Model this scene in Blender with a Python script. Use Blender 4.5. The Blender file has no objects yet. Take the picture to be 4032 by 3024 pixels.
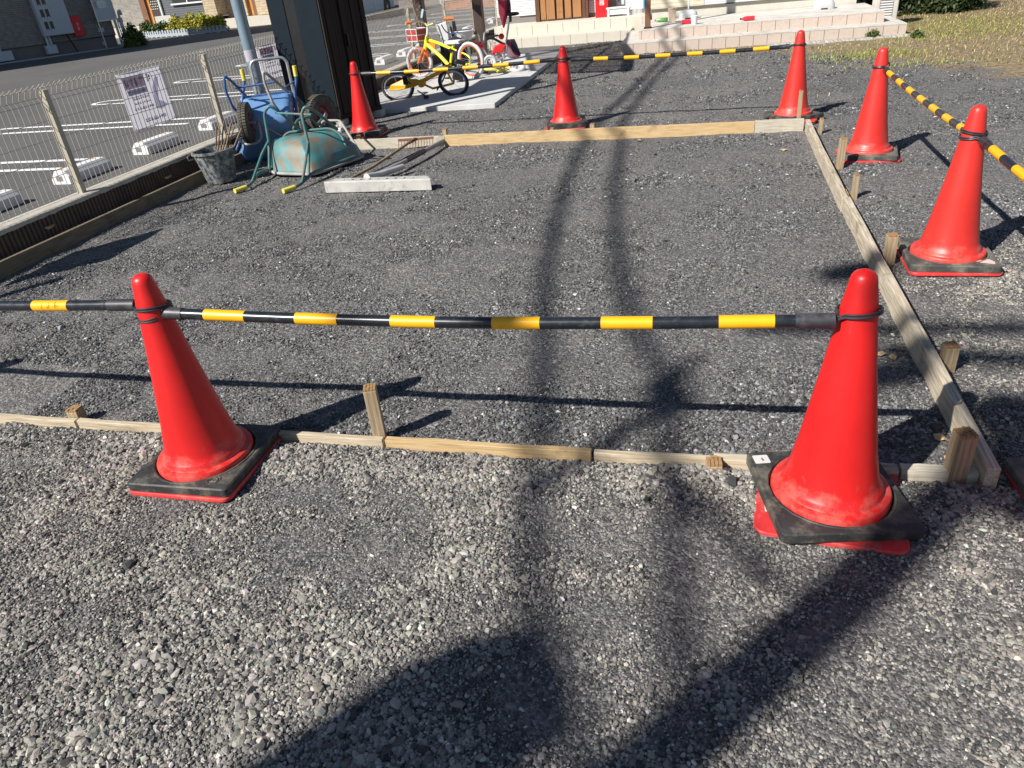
import bpy, math, random
import numpy as np
from mathutils import Vector, Matrix
random.seed(7); rng = np.random.default_rng(7)
SC = bpy.context.scene
COL = SC.collection
# ------------------------------------------------------------------ camera
cam_d = bpy.data.cameras.new('camera'); cam = bpy.data.objects.new('camera', cam_d); COL.objects.link(cam)
pit, rol, th = math.radians(30.106), math.radians(-5.916), math.radians(16.0)
F0 = np.array([0, math.cos(pit), -math.sin(pit)]); R0 = np.array([1., 0, 0]); U0 = np.cross(R0, F0)
R1 = math.cos(rol)*R0+math.sin(rol)*U0; U1 = -math.sin(rol)*R0+math.cos(rol)*U0
cz, sz = math.cos(th), math.sin(th); MZ = np.array([[cz, -sz, 0], [sz, cz, 0], [0, 0, 1]])
Fv, Rv, Uv = MZ@F0, MZ@R1, MZ@U1
cam.matrix_world = Matrix(((Rv[0], Uv[0], -Fv[0], 0), (Rv[1], Uv[1], -Fv[1], 0), (Rv[2], Uv[2], -Fv[2], 1.4067), (0, 0, 0, 1)))
cam_d.sensor_width = 36; cam_d.lens = 2853.27/4032*36; cam_d.clip_end = 500; cam_d.clip_start = 0.05
SC.camera = cam
# ------------------------------------------------------------------ light
SUN = Vector((0.76, 0.905, -1.0)).normalized()          # direction the light travels
world = bpy.data.worlds.new("World"); SC.world = world; world.use_nodes = True
wn = world.node_tree; wn.nodes.clear()
sky = wn.nodes.new('ShaderNodeTexSky'); sky.sky_type = 'NISHITA'; sky.sun_disc = False
sky.sun_elevation = math.radians(40.3); sky.sun_rotation = math.radians(220)
sky.air_density = 1.0; sky.dust_density = 0.4; sky.ozone_density = 2.0
bg = wn.nodes.new('ShaderNodeBackground'); bg.inputs[1].default_value = 0.05
wo = wn.nodes.new('ShaderNodeOutputWorld'); wn.links.new(sky.outputs[0], bg.inputs[0]); wn.links.new(bg.outputs[0], wo.inputs[0])
sd = bpy.data.lights.new('sun', 'SUN'); sd.energy = 5.0; sd.angle = math.radians(0.6); sd.color = (1.0, 0.955, 0.88)
sun = bpy.data.objects.new('sun', sd); COL.objects.link(sun); sun.rotation_euler = SUN.to_track_quat('-Z', 'Y').to_euler()
SC.view_settings.view_transform = 'Standard'; SC.view_settings.look = 'None'; SC.view_settings.exposure = 0.6; SC.view_settings.gamma = 1
SC.cycles.max_bounces = 5; SC.cycles.transparent_max_bounces = 12

# ------------------------------------------------------------------ materials
def newmat(name):
    m = bpy.data.materials.new(name); m.use_nodes = True; nt = m.node_tree
    b = nt.nodes['Principled BSDF']; return m, nt, b
def node(nt, t, **k):
    n = nt.nodes.new(t)
    for a, v in k.items(): setattr(n, a, v)
    return n
def tc(nt, scale=1.0, kind='Object'):
    t = node(nt, 'ShaderNodeTexCoord')
    if scale == 1.0: return t.outputs[kind]
    m = node(nt, 'ShaderNodeMapping'); nt.links.new(t.outputs[kind], m.inputs[0])
    m.inputs['Scale'].default_value = scale if hasattr(scale, '__len__') else (scale,)*3
    return m.outputs[0]
def noise(nt, vec, scale, detail=4, rough=.6):
    n = node(nt, 'ShaderNodeTexNoise'); n.inputs['Scale'].default_value = scale; n.inputs['Detail'].default_value = detail
    n.inputs['Roughness'].default_value = rough; nt.links.new(vec, n.inputs['Vector']); return n.outputs['Fac']
def ramp(nt, fac, stops):
    r = node(nt, 'ShaderNodeValToRGB'); e = r.color_ramp.elements
    while len(e) > 1: e.remove(e[-1])
    for i, (p, c) in enumerate(stops):
        if i == 0: e[0].position = p; el = e[0]
        else: el = e.new(p)
        el.color = (*c, 1) if len(c) == 3 else c
    nt.links.new(fac, r.inputs[0]); return r.outputs[0]
def mix(nt, fac, a, b, mode='MIX'):
    m = node(nt, 'ShaderNodeMix', data_type='RGBA', blend_type=mode)
    for s, v in ((0, fac), (6, a), (7, b)):
        if hasattr(v, 'links') or hasattr(v, 'is_linked'): nt.links.new(v, m.inputs[s])
        elif s == 0: m.inputs[0].default_value = v
        else: m.inputs[s].default_value = (*v, 1)
    return m.outputs[2]
def math_(nt, op, a, b=None, c=None):
    m = node(nt, 'ShaderNodeMath', operation=op)
    for i, v in enumerate((a, b, c)):
        if v is None: continue
        if hasattr(v, 'is_linked'): nt.links.new(v, m.inputs[i])
        else: m.inputs[i].default_value = v
    return m.outputs[0]
def bump(nt, b, h, strength=.3, dist=.002):
    n = node(nt, 'ShaderNodeBump'); n.inputs['Strength'].default_value = strength; n.inputs['Distance'].default_value = dist
    nt.links.new(h, n.inputs['Height']); nt.links.new(n.outputs[0], b.inputs['Normal'])
def pm(name, col, rough=.55, metal=0., var=.18, scale=9, dirt=None, dirt_amt=.35, dscale=6, bmp=0, bscale=60, stretch=None):
    m, nt, b = newmat(name); v = tc(nt, stretch if stretch else 1.0)
    n1 = noise(nt, v, scale, 5)
    c = mix(nt, ramp(nt, n1, [(.3, (0, 0, 0)), (.7, (1, 1, 1))]), tuple(x*(1-var) for x in col), tuple(min(1, x*(1+var)) for x in col))
    if dirt:
        n2 = noise(nt, tc(nt), dscale, 8, .7)
        c = mix(nt, ramp(nt, n2, [(1-dirt_amt-.08, (0, 0, 0)), (1-dirt_amt+.08, (1, 1, 1))]), c, dirt)
    nt.links.new(c, b.inputs['Base Color']); b.inputs['Metallic'].default_value = metal
    r = math_(nt, 'MULTIPLY_ADD', n1, .25, rough-.12); nt.links.new(r, b.inputs['Roughness'])
    if bmp: bump(nt, b, noise(nt, v, bscale, 4), bmp, .003)
    return m
M = {}
M['cone'] = pm('cone_red', (.74, .013, .014), .40, var=.05, scale=5, dirt=(.70, .075, .06), dirt_amt=.27, dscale=22)
M['cone_worn'] = pm('cone_worn_red', (.70, .034, .022), .5, var=.06, scale=5, dirt=(.68, .10, .075), dirt_amt=.30, dscale=17)
def cone_mat(name, col, dust, amt):
    m, nt, b = newmat(name); v = tc(nt); s_ = node(nt, 'ShaderNodeSeparateXYZ'); nt.links.new(v, s_.inputs[0])
    big = noise(nt, v, 5, 4); c = mix(nt, ramp(nt, big, [(.35, (0, 0, 0)), (.68, (1, 1, 1))]), tuple(x*.90 for x in col), tuple(x*1.06 for x in col))
    st = noise(nt, tc(nt, (26, 26, 3.5)), 2.0, 6, .7); c = mix(nt, ramp(nt, st, [(.64, (0, 0, 0)), (.74, (.35, .35, .35))]), c, dust)
    sc_ = noise(nt, v, 60, 5, .75); c = mix(nt, ramp(nt, sc_, [(.66, (0, 0, 0)), (.72, (.4, .4, .4))]), c, dust)
    low = math_(nt, 'MULTIPLY_ADD', s_.outputs[2], -7.0, 1.0); nz = noise(nt, v, 16, 7, .75)
    d = math_(nt, 'MULTIPLY', ramp(nt, math_(nt, 'ADD', nz, math_(nt, 'MULTIPLY', low, .22)), [(.56, (0, 0, 0)), (.72, (1, 1, 1))]), amt)
    c = mix(nt, d, c, (.50, .30, .23)); nt.links.new(c, b.inputs['Base Color'])
    nt.links.new(math_(nt, 'MULTIPLY_ADD', nz, .30, .26), b.inputs['Roughness']); bump(nt, b, nz, .08, .003)
    b.inputs['Subsurface Weight'].default_value = .06; b.inputs['Subsurface Radius'].default_value = (.02, .004, .003); return m
M['cone'] = cone_mat('cone_red', (.62, .012, .012), (.62, .10, .09), .25); M['cone_worn'] = cone_mat('cone_worn_red', (.62, .030, .022), (.62, .16, .12), .22)
M['cone_base'] = pm('cone_base_red', (.62, .035, .035), .5, var=.15, dirt=(.42, .16, .13), dirt_amt=.42, dscale=12)
M['rubber'] = pm('black_rubber', (.028, .029, .030), .6, var=.25, dirt=(.13, .12, .095), dirt_amt=.44, dscale=11, bmp=.3)
M['rubber_dust'] = pm('dusty_rubber', (.055, .056, .052), .7, var=.25, dirt=(.17, .16, .13), dirt_amt=.46, dscale=10, bmp=.3)
M['bar_black'] = pm('bar_black', (.013, .016, .022), .28, var=.2, scale=30, dirt=(.05, .055, .065), dirt_amt=.36, dscale=40)
M['bar_yellow'] = pm('bar_yellow', (.80, .40, .006), .38, var=.06, dirt=(.55, .28, .02), dirt_amt=.3, dscale=30)
M['bar_cap'] = pm('bar_cap', (.03, .03, .036), .42, var=.3, scale=20, dirt=(.07, .07, .08), dirt_amt=.4, dscale=30)
M['ring'] = pm('ring_wire', (.035, .035, .042), .4)
M['white_label'] = pm('white_label', (.6, .6, .58), .6, dirt=(.25, .2, .15), dirt_amt=.3, dscale=40)
def wood(name, c1, c2, c3, gs=(3, 60, 60), knots=True):
    m, nt, b = newmat(name); v = tc(nt, gs)
    n1 = noise(nt, v, 2.2, 8, .65); c = ramp(nt, n1, [(.3, c1), (.52, c2), (.72, c3)])
    st = noise(nt, tc(nt), 6, 6, .7); c = mix(nt, ramp(nt, st, [(.55, (0, 0, 0)), (.75, (.65, .65, .65))]), c, tuple(x*.45 for x in c1))
    nt.links.new(c, b.inputs['Base Color']); b.inputs['Roughness'].default_value = .8; bump(nt, b, n1, .5, .002); return m
M['wood_x'] = wood('weathered_board_x', (.28, .22, .15), (.50, .42, .30), (.62, .54, .42))
M['wood_y'] = wood('weathered_board_y', (.24, .195, .14), (.48, .41, .31), (.64, .58, .48), gs=(60, 3, 60))
M['wood_new'] = wood('yellow_pine_board', (.34, .22, .10), (.52, .37, .19), (.60, .45, .27))
M['wood_pale'] = wood('pale_grey_board', (.30, .26, .20), (.46, .42, .34), (.56, .52, .45))
M['stake'] = wood('stake_wood', (.20, .14, .08), (.36, .27, .17), (.46, .37, .25), gs=(70, 70, 3))
M['stake_end'] = wood('stake_end_grain', (.20, .11, .05), (.34, .20, .09), (.42, .27, .13), gs=(60, 60, 60))
M['wood_shaded'] = wood('shaded_board', (.10, .075, .05), (.19, .15, .10), (.27, .22, .15), gs=(60, 3, 60))  # board tones darkened: the shade beside the wall is in the colour
def flat(name, col, rough=.6, metal=0., emit=None):
    m, nt, b = newmat(name); b.inputs['Base Color'].default_value = (*col, 1); b.inputs['Roughness'].default_value = rough; b.inputs['Metallic'].default_value = metal
    n = noise(nt, tc(nt), 25, 3); nt.links.new(math_(nt, 'MULTIPLY_ADD', n, .2, rough-.1), b.inputs['Roughness']); return m
def attr_mat(name, rough=.85, attr='col', trans=False):
    m, nt, b = newmat(name); a = node(nt, 'ShaderNodeAttribute', attribute_name=attr)
    nt.links.new(a.outputs['Color'], b.inputs['Base Color']); b.inputs['Roughness'].default_value = rough
    if attr == 'col' and not trans:
        pass
    return m
M['stone'] = attr_mat('gravel_stone', .82)
M['leafm'] = attr_mat('leaf_blades', .6)
M['steel'] = pm('galvanised_steel', (.55, .56, .57), .38, .75, var=.12)
M['wire'] = pm('fence_wire', (.36, .33, .285), .5, .1, var=.15)
M['post'] = pm('fence_post', (.42, .38, .30), .5, .1, var=.1)
M['pipe'] = pm('pole_sleeve_blue_grey', (.22, .30, .36), .4, .3, var=.1, dirt=(.16, .11, .10), dirt_amt=.35, dscale=4)
M['conc'] = pm('pale_concrete', (.52, .50, .46), .85, var=.12, scale=5, dirt=(.38, .36, .33), dirt_amt=.42, dscale=3, bmp=.2)
M['coping'] = pm('coping_concrete', (.46, .43, .37), .85, var=.15, scale=12, dirt=(.32, .29, .24), dirt_amt=.4, dscale=9, bmp=.4)
M['slab'] = pm('slab_concrete', (.50, .50, .49), .85, var=.10, scale=4, dirt=(.36, .36, .36), dirt_amt=.36, dscale=5, bmp=.15)
M['ribwall'] = pm('ribbed_block', (.115, .080, .062), .9, var=.22, scale=10, dirt=(.07, .055, .045), dirt_amt=.4, bmp=.6, bscale=90)
M['white_plastic'] = pm('white_plastic', (.72, .72, .72), .4, var=.05)
M['white_stop'] = pm('white_wheel_stop', (.68, .68, .70), .5, var=.06, dirt=(.42, .40, .40), dirt_amt=.3)
M['yellow_refl'] = flat('yellow_reflector', (.75, .42, .05), .4)
M['blue'] = pm('blue_tray', (.12, .24, .46), .42, var=.15, dirt=(.16, .25, .42), dirt_amt=.34, dscale=9)
M['blue_tube'] = pm('blue_tube', (.05, .12, .30), .4, var=.2, dirt=(.25, .25, .27), dirt_amt=.36, dscale=16)
M['teal'] = pm('teal_tray', (.06, .20, .21), .55, var=.3, dirt=(.20, .13, .08), dirt_amt=.47, dscale=7, bmp=.3)
M['teal_tube'] = pm('teal_tube', (.05, .17, .17), .42, var=.25, dirt=(.20, .15, .11), dirt_amt=.44, dscale=12)
M['grey_tube'] = pm('cement_grey_tube', (.34, .33, .31), .7, var=.2, dirt=(.20, .19, .18), dirt_amt=.4)
M['grip'] = pm('yellow_grip', (.68, .58, .10), .5, var=.15, dirt=(.3, .26, .1), dirt_amt=.32, dscale=40)
M['tyre'] = pm('dusty_tyre', (.075, .068, .058), .9, var=.25, dirt=(.12, .105, .085), dirt_amt=.45, bmp=.6, bscale=120)
M['tyre_black'] = pm('black_tyre', (.012, .012, .014), .6)
M['tyre_white'] = pm('white_tyre', (.50, .50, .51), .6, var=.06)
M['redhub'] = pm('red_hub', (.20, .02, .025), .5, dirt=(.22, .14, .12), dirt_amt=.42, dscale=20)
M['bucket'] = pm('mortar_bucket', (.045, .055, .07), .6, var=.4, dirt=(.30, .31, .30), dirt_amt=.50, dscale=22)
M['alu'] = pm('aluminium', (.56, .55, .52), .5, .3, var=.12, dirt=(.36, .34, .31), dirt_amt=.38, dscale=14)
M['grey_pipe'] = pm('grey_handle', (.27, .27, .27), .5, .2, var=.15, dirt=(.35, .34, .33), dirt_amt=.3)
M['black_tape'] = flat('black_tape', (.02, .02, .022), .45)
M['rust'] = pm('rusty_iron', (.17, .075, .045), .85, var=.35, scale=30)
M['handle_wood'] = pm('handle_wood', (.24, .18, .11), .75, var=.25, scale=12)
M['rod'] = pm('rusty_rod', (.22, .15, .09), .8, var=.35, scale=20)
M['shed_blue'] = pm('slate_steel', (.010, .017, .025), .62, 0, var=.08)
M['shed_brown'] = pm('brown_steel', (.040, .031, .026), .62, 0, var=.08)
M['dark_brown'] = pm('dark_brown_aluminium', (.025, .020, .017), .5, var=.1)
M['pillar'] = pm('pillar_brown', (.050, .030, .026), .55, var=.2, scale=8)
M['pillar_wood'] = pm('reddish_wood_post', (.17, .075, .04), .6, var=.15, scale=8)
M['black'] = flat('black_plastic', (.010, .010, .012), .4)
for k_ in ('shed_blue', 'shed_brown', 'dark_brown'): M[k_].node_tree.nodes['Principled BSDF'].inputs['Specular IOR Level'].default_value = .12
M['glass'] = flat('dark_glass', (.03, .035, .04), .12)
M['red_box'] = pm('red_painted_box', (.68, .012, .018), .4, var=.08)
M['orange'] = pm('orange_paint', (.80, .20, .04), .35, var=.05)
M['rim_red'] = pm('rim_orange_red', (.55, .13, .07), .4, var=.1)
M['orange_yellow'] = pm('orange_yellow_paint', (.72, .32, .015), .35, var=.08)
M['yellow'] = pm('lemon_paint', (.80, .76, .02), .32, var=.04)
M['red'] = pm('red_plastic', (.62, .02, .03), .4, var=.08)
M['basket_red'] = pm('basket_red', (.34, .05, .045), .6, var=.2)
M['cover_grey'] = pm('cover_grey', (.44, .45, .46), .4, var=.05)
M['magenta'] = pm('maroon_cloth', (.38, .035, .075), .8, var=.2)
M['navy'] = pm('navy_cloth', (.018, .016, .035), .85, var=.2)
M['mauve'] = pm('mauve_cloth', (.14, .09, .12), .85, var=.2)
M['door_wood'] = wood('door_brown', (.26, .12, .045), (.34, .165, .065), (.40, .21, .09), gs=(40, 40, 2))
M['door_dark'] = wood('door_frame_brown', (.07, .03, .015), (.11, .05, .025), (.14, .07, .035), gs=(40, 40, 2))
M['orange_wood'] = wood('orange_door_wood', (.40, .17, .04), (.50, .23, .055), (.56, .28, .08), gs=(20, 20, 2))
def stripes(name, c1, c2, axis='Z', pitch=.1, duty=.08, rough=.7, bmp=.6, var=.1, wav=0):
    m, nt, b = newmat(name); v = tc(nt); s = node(nt, 'ShaderNodeSeparateXYZ'); nt.links.new(v, s.inputs[0])
    x = s.outputs[axis]
    if wav: x = math_(nt, 'ADD', x, math_(nt, 'MULTIPLY', noise(nt, v, 1.5), wav))
    fr = math_(nt, 'FRACT', math_(nt, 'DIVIDE', x, pitch)); g = math_(nt, 'LESS_THAN', fr, duty)
    n = noise(nt, v, 7, 6); c = mix(nt, ramp(nt, n, [(.3, (0, 0, 0)), (.7, (1, 1, 1))]), tuple(q*(1-var) for q in c1), tuple(q*(1+var) for q in c1))
    c = mix(nt, g, c, c2); nt.links.new(c, b.inputs['Base Color']); b.inputs['Roughness'].default_value = rough
    bump(nt, b, math_(nt, 'SUBTRACT', 1.0, g), bmp, .004); return m
M['siding_white'] = stripes('white_siding', (.62, .63, .66), (.36, .37, .40), pitch=.045, duty=.16)
M['siding_cream'] = stripes('cream_siding', (.60, .54, .42), (.44, .38, .28), pitch=.06, duty=.1)
M['siding_slate'] = stripes('slate_siding', (.12, .13, .15), (.05, .055, .07), pitch=.09, duty=.2)
M['siding_taupe'] = stripes('taupe_stacked_siding', (.26, .245, .22), (.15, .14, .13), pitch=.06, duty=.25, wav=.03, var=.3)
M['siding_beige'] = stripes('beige_stone_siding', (.46, .37, .25), (.30, .24, .16), pitch=.10, duty=.15, wav=.03, var=.25)
M['plinth'] = pm('grey_plinth', (.20, .18, .17), .85, var=.08)
M['foundation'] = pm('pale_foundation', (.50, .48, .42), .85, var=.06)
M['cream_step'] = pm('cream_tile', (.55, .51, .44), .75, var=.06, scale=6, dirt=(.50, .455, .38), dirt_amt=.4)
M['pink_block'] = pm('pinkish_block', (.48, .40, .345), .9, var=.10, scale=60, dirt=(.43, .34, .28), dirt_amt=.4, dscale=8, bmp=.4)
M['grout'] = flat('dark_joint', (.14, .115, .09), .9)
M['meter_grey'] = pm('meter_cabinet_grey', (.46, .50, .54), .45, var=.04)
M['pvc'] = pm('pvc_grey', (.50, .54, .58), .45, var=.05)
def vinyl(name, col):
    m, nt, b = newmat(name); b.inputs['Base Color'].default_value = (*col, 1); b.inputs['Roughness'].default_value = .6; o = nt.nodes['Material Output']
    t = node(nt, 'ShaderNodeBsdfTranslucent'); t.inputs[0].default_value = (*col, 1); x = node(nt, 'ShaderNodeMixShader'); x.inputs[0].default_value = .5
    nt.links.new(b.outputs[0], x.inputs[1]); nt.links.new(t.outputs[0], x.inputs[2]); nt.links.new(x.outputs[0], o.inputs[0]); return m
M['banner'] = vinyl('banner_vinyl', (.72, .70, .77))
M['banner_pink'] = vinyl('faded_pink_print', (.74, .62, .71))
M['banner_blue'] = vinyl('faded_blue_print', (.63, .64, .75))
M['van'] = pm('van_white_paint', (.55, .60, .66), .25, var=.03)
M['marking'] = pm('road_paint_white', (.82, .82, .83), .6, var=.06, dirt=(.5, .5, .5), dirt_amt=.25, dscale=20)
M['edging'] = pm('grey_picket_edging', (.34, .38, .42), .6, var=.05)
M['brick'] = stripes('red_brick', (.36, .15, .09), (.40, .34, .28), pitch=.07, duty=.15, var=.3)
M['cable'] = flat('cable_black', (.02, .02, .02), .6)
M['pole_conc'] = pm('pole_concrete', (.36, .35, .33), .85)
M['cyan_cloth'] = flat('cyan_cloth', (.02, .28, .48), .8)
M['pink_cloth'] = flat('pink_cloth', (.55, .35, .50), .8)
M['green_bottle'] = flat('green_bottle', (.10, .30, .07), .25)
M['red_drink'] = flat('red_bottle', (.66, .03, .05), .25)
M['beige_pot'] = pm('beige_pot', (.42, .33, .26), .8)
M['mat_black'] = pm('weed_mat', (.10, .085, .07), .9)

# fine gravel ground
def gravel_mat():
    m, nt, b = newmat('gravel'); v = tc(nt)
    big = noise(nt, v, .9, 5, .6); med = noise(nt, v, 7, 4, .6)
    vo = node(nt, 'ShaderNodeTexVoronoi'); vo.inputs['Scale'].default_value = 150; nt.links.new(v, vo.inputs['Vector'])
    vo2 = node(nt, 'ShaderNodeTexVoronoi'); vo2.inputs['Scale'].default_value = 62; nt.links.new(v, vo2.inputs['Vector'])
    s1 = node(nt, 'ShaderNodeSeparateColor'); nt.links.new(vo.outputs['Color'], s1.inputs[0])
    s2 = node(nt, 'ShaderNodeSeparateColor'); nt.links.new(vo2.outputs['Color'], s2.inputs[0])
    c = ramp(nt, s1.outputs[0], [(0, (.036, .035, .037)), (.45, (.098, .095, .096)), (.8, (.172, .166, .162)), (1, (.33, .32, .29))])
    c2 = ramp(nt, s2.outputs[0], [(0, (.055, .053, .055)), (.5, (.122, .118, .116)), (.93, (.20, .19, .18)), (1, (.40, .38, .34))])
    k = ramp(nt, med, [(.45, (0, 0, 0)), (.62, (.75, .75, .75))])
    c = mix(nt, k, c, c2)
    tint = ramp(nt, big, [(.32, (.84, .84, .87)), (.5, (1., .99, .99)), (.66, (1.15, 1.14, 1.12))])
    c = mix(nt, 1.0, c, tint, 'MULTIPLY')
    # dusty brown soil towards the field on the right and in front of the terrace
    sp = node(nt, 'ShaderNodeSeparateXYZ'); nt.links.new(v, sp.inputs[0])
    n2 = noise(nt, v, 1.7, 6, .65)
    e = math_(nt, 'ADD', math_(nt, 'MULTIPLY', sp.outputs[0], .853), math_(nt, 'MULTIPLY', sp.outputs[1], .522))
    e = math_(nt, 'ADD', e, math_(nt, 'MULTIPLY', n2, 2.6)); e = math_(nt, 'SUBTRACT', e, 8.15)
    soil = ramp(nt, noise(nt, v, 14, 8, .7), [(.32, (.10, .075, .045)), (.5, (.21, .155, .085)), (.66, (.36, .29, .17))])
    c = mix(nt, ramp(nt, e, [(0., (0, 0, 0)), (.55, (1, 1, 1))]), c, soil)
    e2 = math_(nt, 'ADD', math_(nt, 'SUBTRACT', sp.outputs[1], 12.0), math_(nt, 'MULTIPLY', n2, .9))
    e3 = math_(nt, 'MULTIPLY', ramp(nt, e2, [(0, (0, 0, 0)), (.5, (1, 1, 1))]), math_(nt, 'GREATER_THAN', sp.outputs[0], -1.3))
    c = mix(nt, math_(nt, 'MULTIPLY', e3, .8), c, soil)
    nt.links.new(c, b.inputs['Base Color']); b.inputs['Roughness'].default_value = .92
    h = math_(nt, 'ADD', math_(nt, 'MULTIPLY', vo.outputs['Distance'], -.5), math_(nt, 'MULTIPLY', math_(nt, 'MULTIPLY', vo2.outputs['Distance'], -1.3), med))
    bump(nt, b, h, .75, .009); return m
M['gravel'] = gravel_mat()
def asphalt_mat():
    m, nt, b = newmat('asphalt'); v = tc(nt)
    n = noise(nt, v, 190, 3, .8); n2 = noise(nt, v, .5, 4)
    c = ramp(nt, n, [(.3, (.055, .055, .058)), (.55, (.10, .10, .10)), (.75, (.20, .20, .195))])
    c = mix(nt, 1.0, c, ramp(nt, n2, [(.3, (.85, .85, .86)), (.7, (1.15, 1.14, 1.12))]), 'MULTIPLY')
    nt.links.new(c, b.inputs['Base Color']); b.inputs['Roughness'].default_value = .85; bump(nt, b, n, .5, .004); return m
M['asphalt'] = asphalt_mat()
def shade_mat():
    m, nt, b = newmat('smoked_roof_sheet'); nt.nodes.remove(b); o = nt.nodes['Material Output']
    t = node(nt, 'ShaderNodeBsdfTransparent'); t.inputs[0].default_value = (.42, .39, .37, 1)
    g = node(nt, 'ShaderNodeBsdfGlossy'); g.inputs['Roughness'].default_value = .2
    x = node(nt, 'ShaderNodeMixShader'); x.inputs[0].default_value = .06
    nt.links.new(t.outputs[0], x.inputs[1]); nt.links.new(g.outputs[0], x.inputs[2]); nt.links.new(x.outputs[0], o.inputs[0]); return m
M['shade'] = shade_mat()

# ------------------------------------------------------------------ mesh helpers
class MB:
    def __init__(s): s.v = []; s.f = []
    def add(s, vs, fs):
        o = len(s.v); s.v += [tuple(map(float, p)) for p in vs]; s.f += [tuple(i+o for i in f) for f in fs]; return s
    def box(s, c, d, rz=0, R=None):
        x, y, z = (q/2 for q in d); vs = [Vector((sx*x, sy*y, sz_*z)) for sz_ in (-1, 1) for sy in (-1, 1) for sx in (-1, 1)]
        Rm = R if R is not None else Matrix.Rotation(rz, 3, 'Z'); c = Vector(c)
        return s.add([Rm@p+c for p in vs], [(0, 2, 3, 1), (4, 5, 7, 6), (0, 1, 5, 4), (2, 6, 7, 3), (0, 4, 6, 2), (1, 3, 7, 5)])
    def span(s, a, b):
        return s.box([(p+q)/2 for p, q in zip(a, b)], [abs(q-p) for p, q in zip(a, b)])
    def prism(s, poly, z0, z1):
        n = len(poly); return s.add([(x, y, z0) for x, y in poly]+[(x, y, z1) for x, y in poly],
            [tuple(range(n))[::-1], tuple(range(n, 2*n))]+[(i, (i+1) % n, (i+1) % n+n, i+n) for i in range(n)])
    def beam(s, p, q, w, h, up=(0, 0, 1)):
        p, q = Vector(p), Vector(q); d = (q-p); L = d.length; d.normalize(); r = d.cross(Vector(up))
        if r.length < 1e-4: r = Vector((1, 0, 0))
        r.normalize(); u = r.cross(d); Rm = Matrix((r, d, u)).transposed(); return s.box((p+q)/2, (w, L, h), R=Rm)
    def tube(s, path, r, n=8, closed=False, caps=True):
        P = [Vector(p) for p in path]; m = len(P); rs = r if hasattr(r, '__len__') else [r]*m
        fr = None; rings = []
        for i in range(m):
            if closed: t = P[(i+1) % m]-P[i-1]
            else: t = P[min(i+1, m-1)]-P[max(i-1, 0)]
            if t.length < 1e-9: t = Vector((0, 0, 1))
            t.normalize()
            if fr is None:
                fr = t.orthogonal().normalized()
            fr = (fr-t*fr.dot(t))
            if fr.length < 1e-6: fr = t.orthogonal()
            fr.normalize(); bn = t.cross(fr)
            rings.append([P[i]+(fr*math.cos(2*math.pi*k/n)+bn*math.sin(2*math.pi*k/n))*rs[i] for k in range(n)])
        fs = []
        for i in range(m if closed else m-1):
            for k in range(n): fs.append((i*n+k, i*n+(k+1) % n, ((i+1) % m)*n+(k+1) % n, ((i+1) % m)*n+k))
        if not closed and caps: fs += [tuple(range(n))[::-1], tuple((m-1)*n+k for k in range(n))]
        return s.add([p for r_ in rings for p in r_], fs)
    def cyl(s, p, q, r, r2=None, n=16): return s.tube([p, q], [r, r if r2 is None else r2], n)
    def lathe(s, prof, c=(0, 0, 0), n=40, R=None, cap0=False, cap1=False):
        c = Vector(c); vs = []; R = R or Matrix.Identity(3)
        for r, z in prof: vs += [R@Vector((r*math.cos(2*math.pi*k/n), r*math.sin(2*math.pi*k/n), z))+c for k in range(n)]
        fs = [(i*n+k, i*n+(k+1) % n, (i+1)*n+(k+1) % n, (i+1)*n+k) for i in range(len(prof)-1) for k in range(n)]
        if cap0: fs.append(tuple(range(n))[::-1])
        if cap1: fs.append(tuple((len(prof)-1)*n+k for k in range(n)))
        return s.add(vs, fs)
    def torus(s, c, ax, R_, r, n=32, m=10):
        ax = Vector(ax).normalized(); a = ax.orthogonal().normalized(); b = ax.cross(a); c = Vector(c)
        return s.tube([c+(a*math.cos(2*math.pi*i/n)+b*math.sin(2*math.pi*i/n))*R_ for i in range(n)], r, m, closed=True)
    def disc(s, c, ax, r, t, n=24):
        ax = Vector(ax).normalized(); c = Vector(c); return s.cyl(c-ax*t/2, c+ax*t/2, r, n=n)
def cr(pts, k=6):
    P = [Vector(p) for p in pts]; out = []
    for i in range(len(P)-1):
        p0 = P[max(i-1, 0)]; p1 = P[i]; p2 = P[i+1]; p3 = P[min(i+2, len(P)-1)]
        for j in range(k):
            t = j/k; out.append(.5*((2*p1)+(-p0+p2)*t+(2*p0-5*p1+4*p2-p3)*t*t+(-p0+3*p1-3*p2+p3)*t**3))
    return out+[P[-1]]
def rnd_path(pts, rad=.04, k=5):
    "polyline with rounded corners"
    P = [Vector(p) for p in pts]; out = [P[0]]
    for i in range(1, len(P)-1):
        a, b, c = P[i-1], P[i], P[i+1]; r = min(rad, (a-b).length*.45, (c-b).length*.45)
        s_, e = b+(a-b).normalized()*r, b+(c-b).normalized()*r
        for j in range(k+1):
            t = j/k; out.append(s_*(1-t)**2+b*2*t*(1-t)+e*t*t)
    return out+[P[-1]]
def rrect(cx, cy, w, h, r, a=0, k=5):
    out = []
    for qx, qy, a0 in ((1, 1, 0), (-1, 1, 90), (-1, -1, 180), (1, -1, 270)):
        for j in range(k+1):
            t = math.radians(a0+90*j/k); x = qx*(w/2-r)+r*math.cos(t); y = qy*(h/2-r)+r*math.sin(t)
            out.append((cx+x*math.cos(a)-y*math.sin(a), cy+x*math.sin(a)+y*math.cos(a)))
    return out
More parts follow.
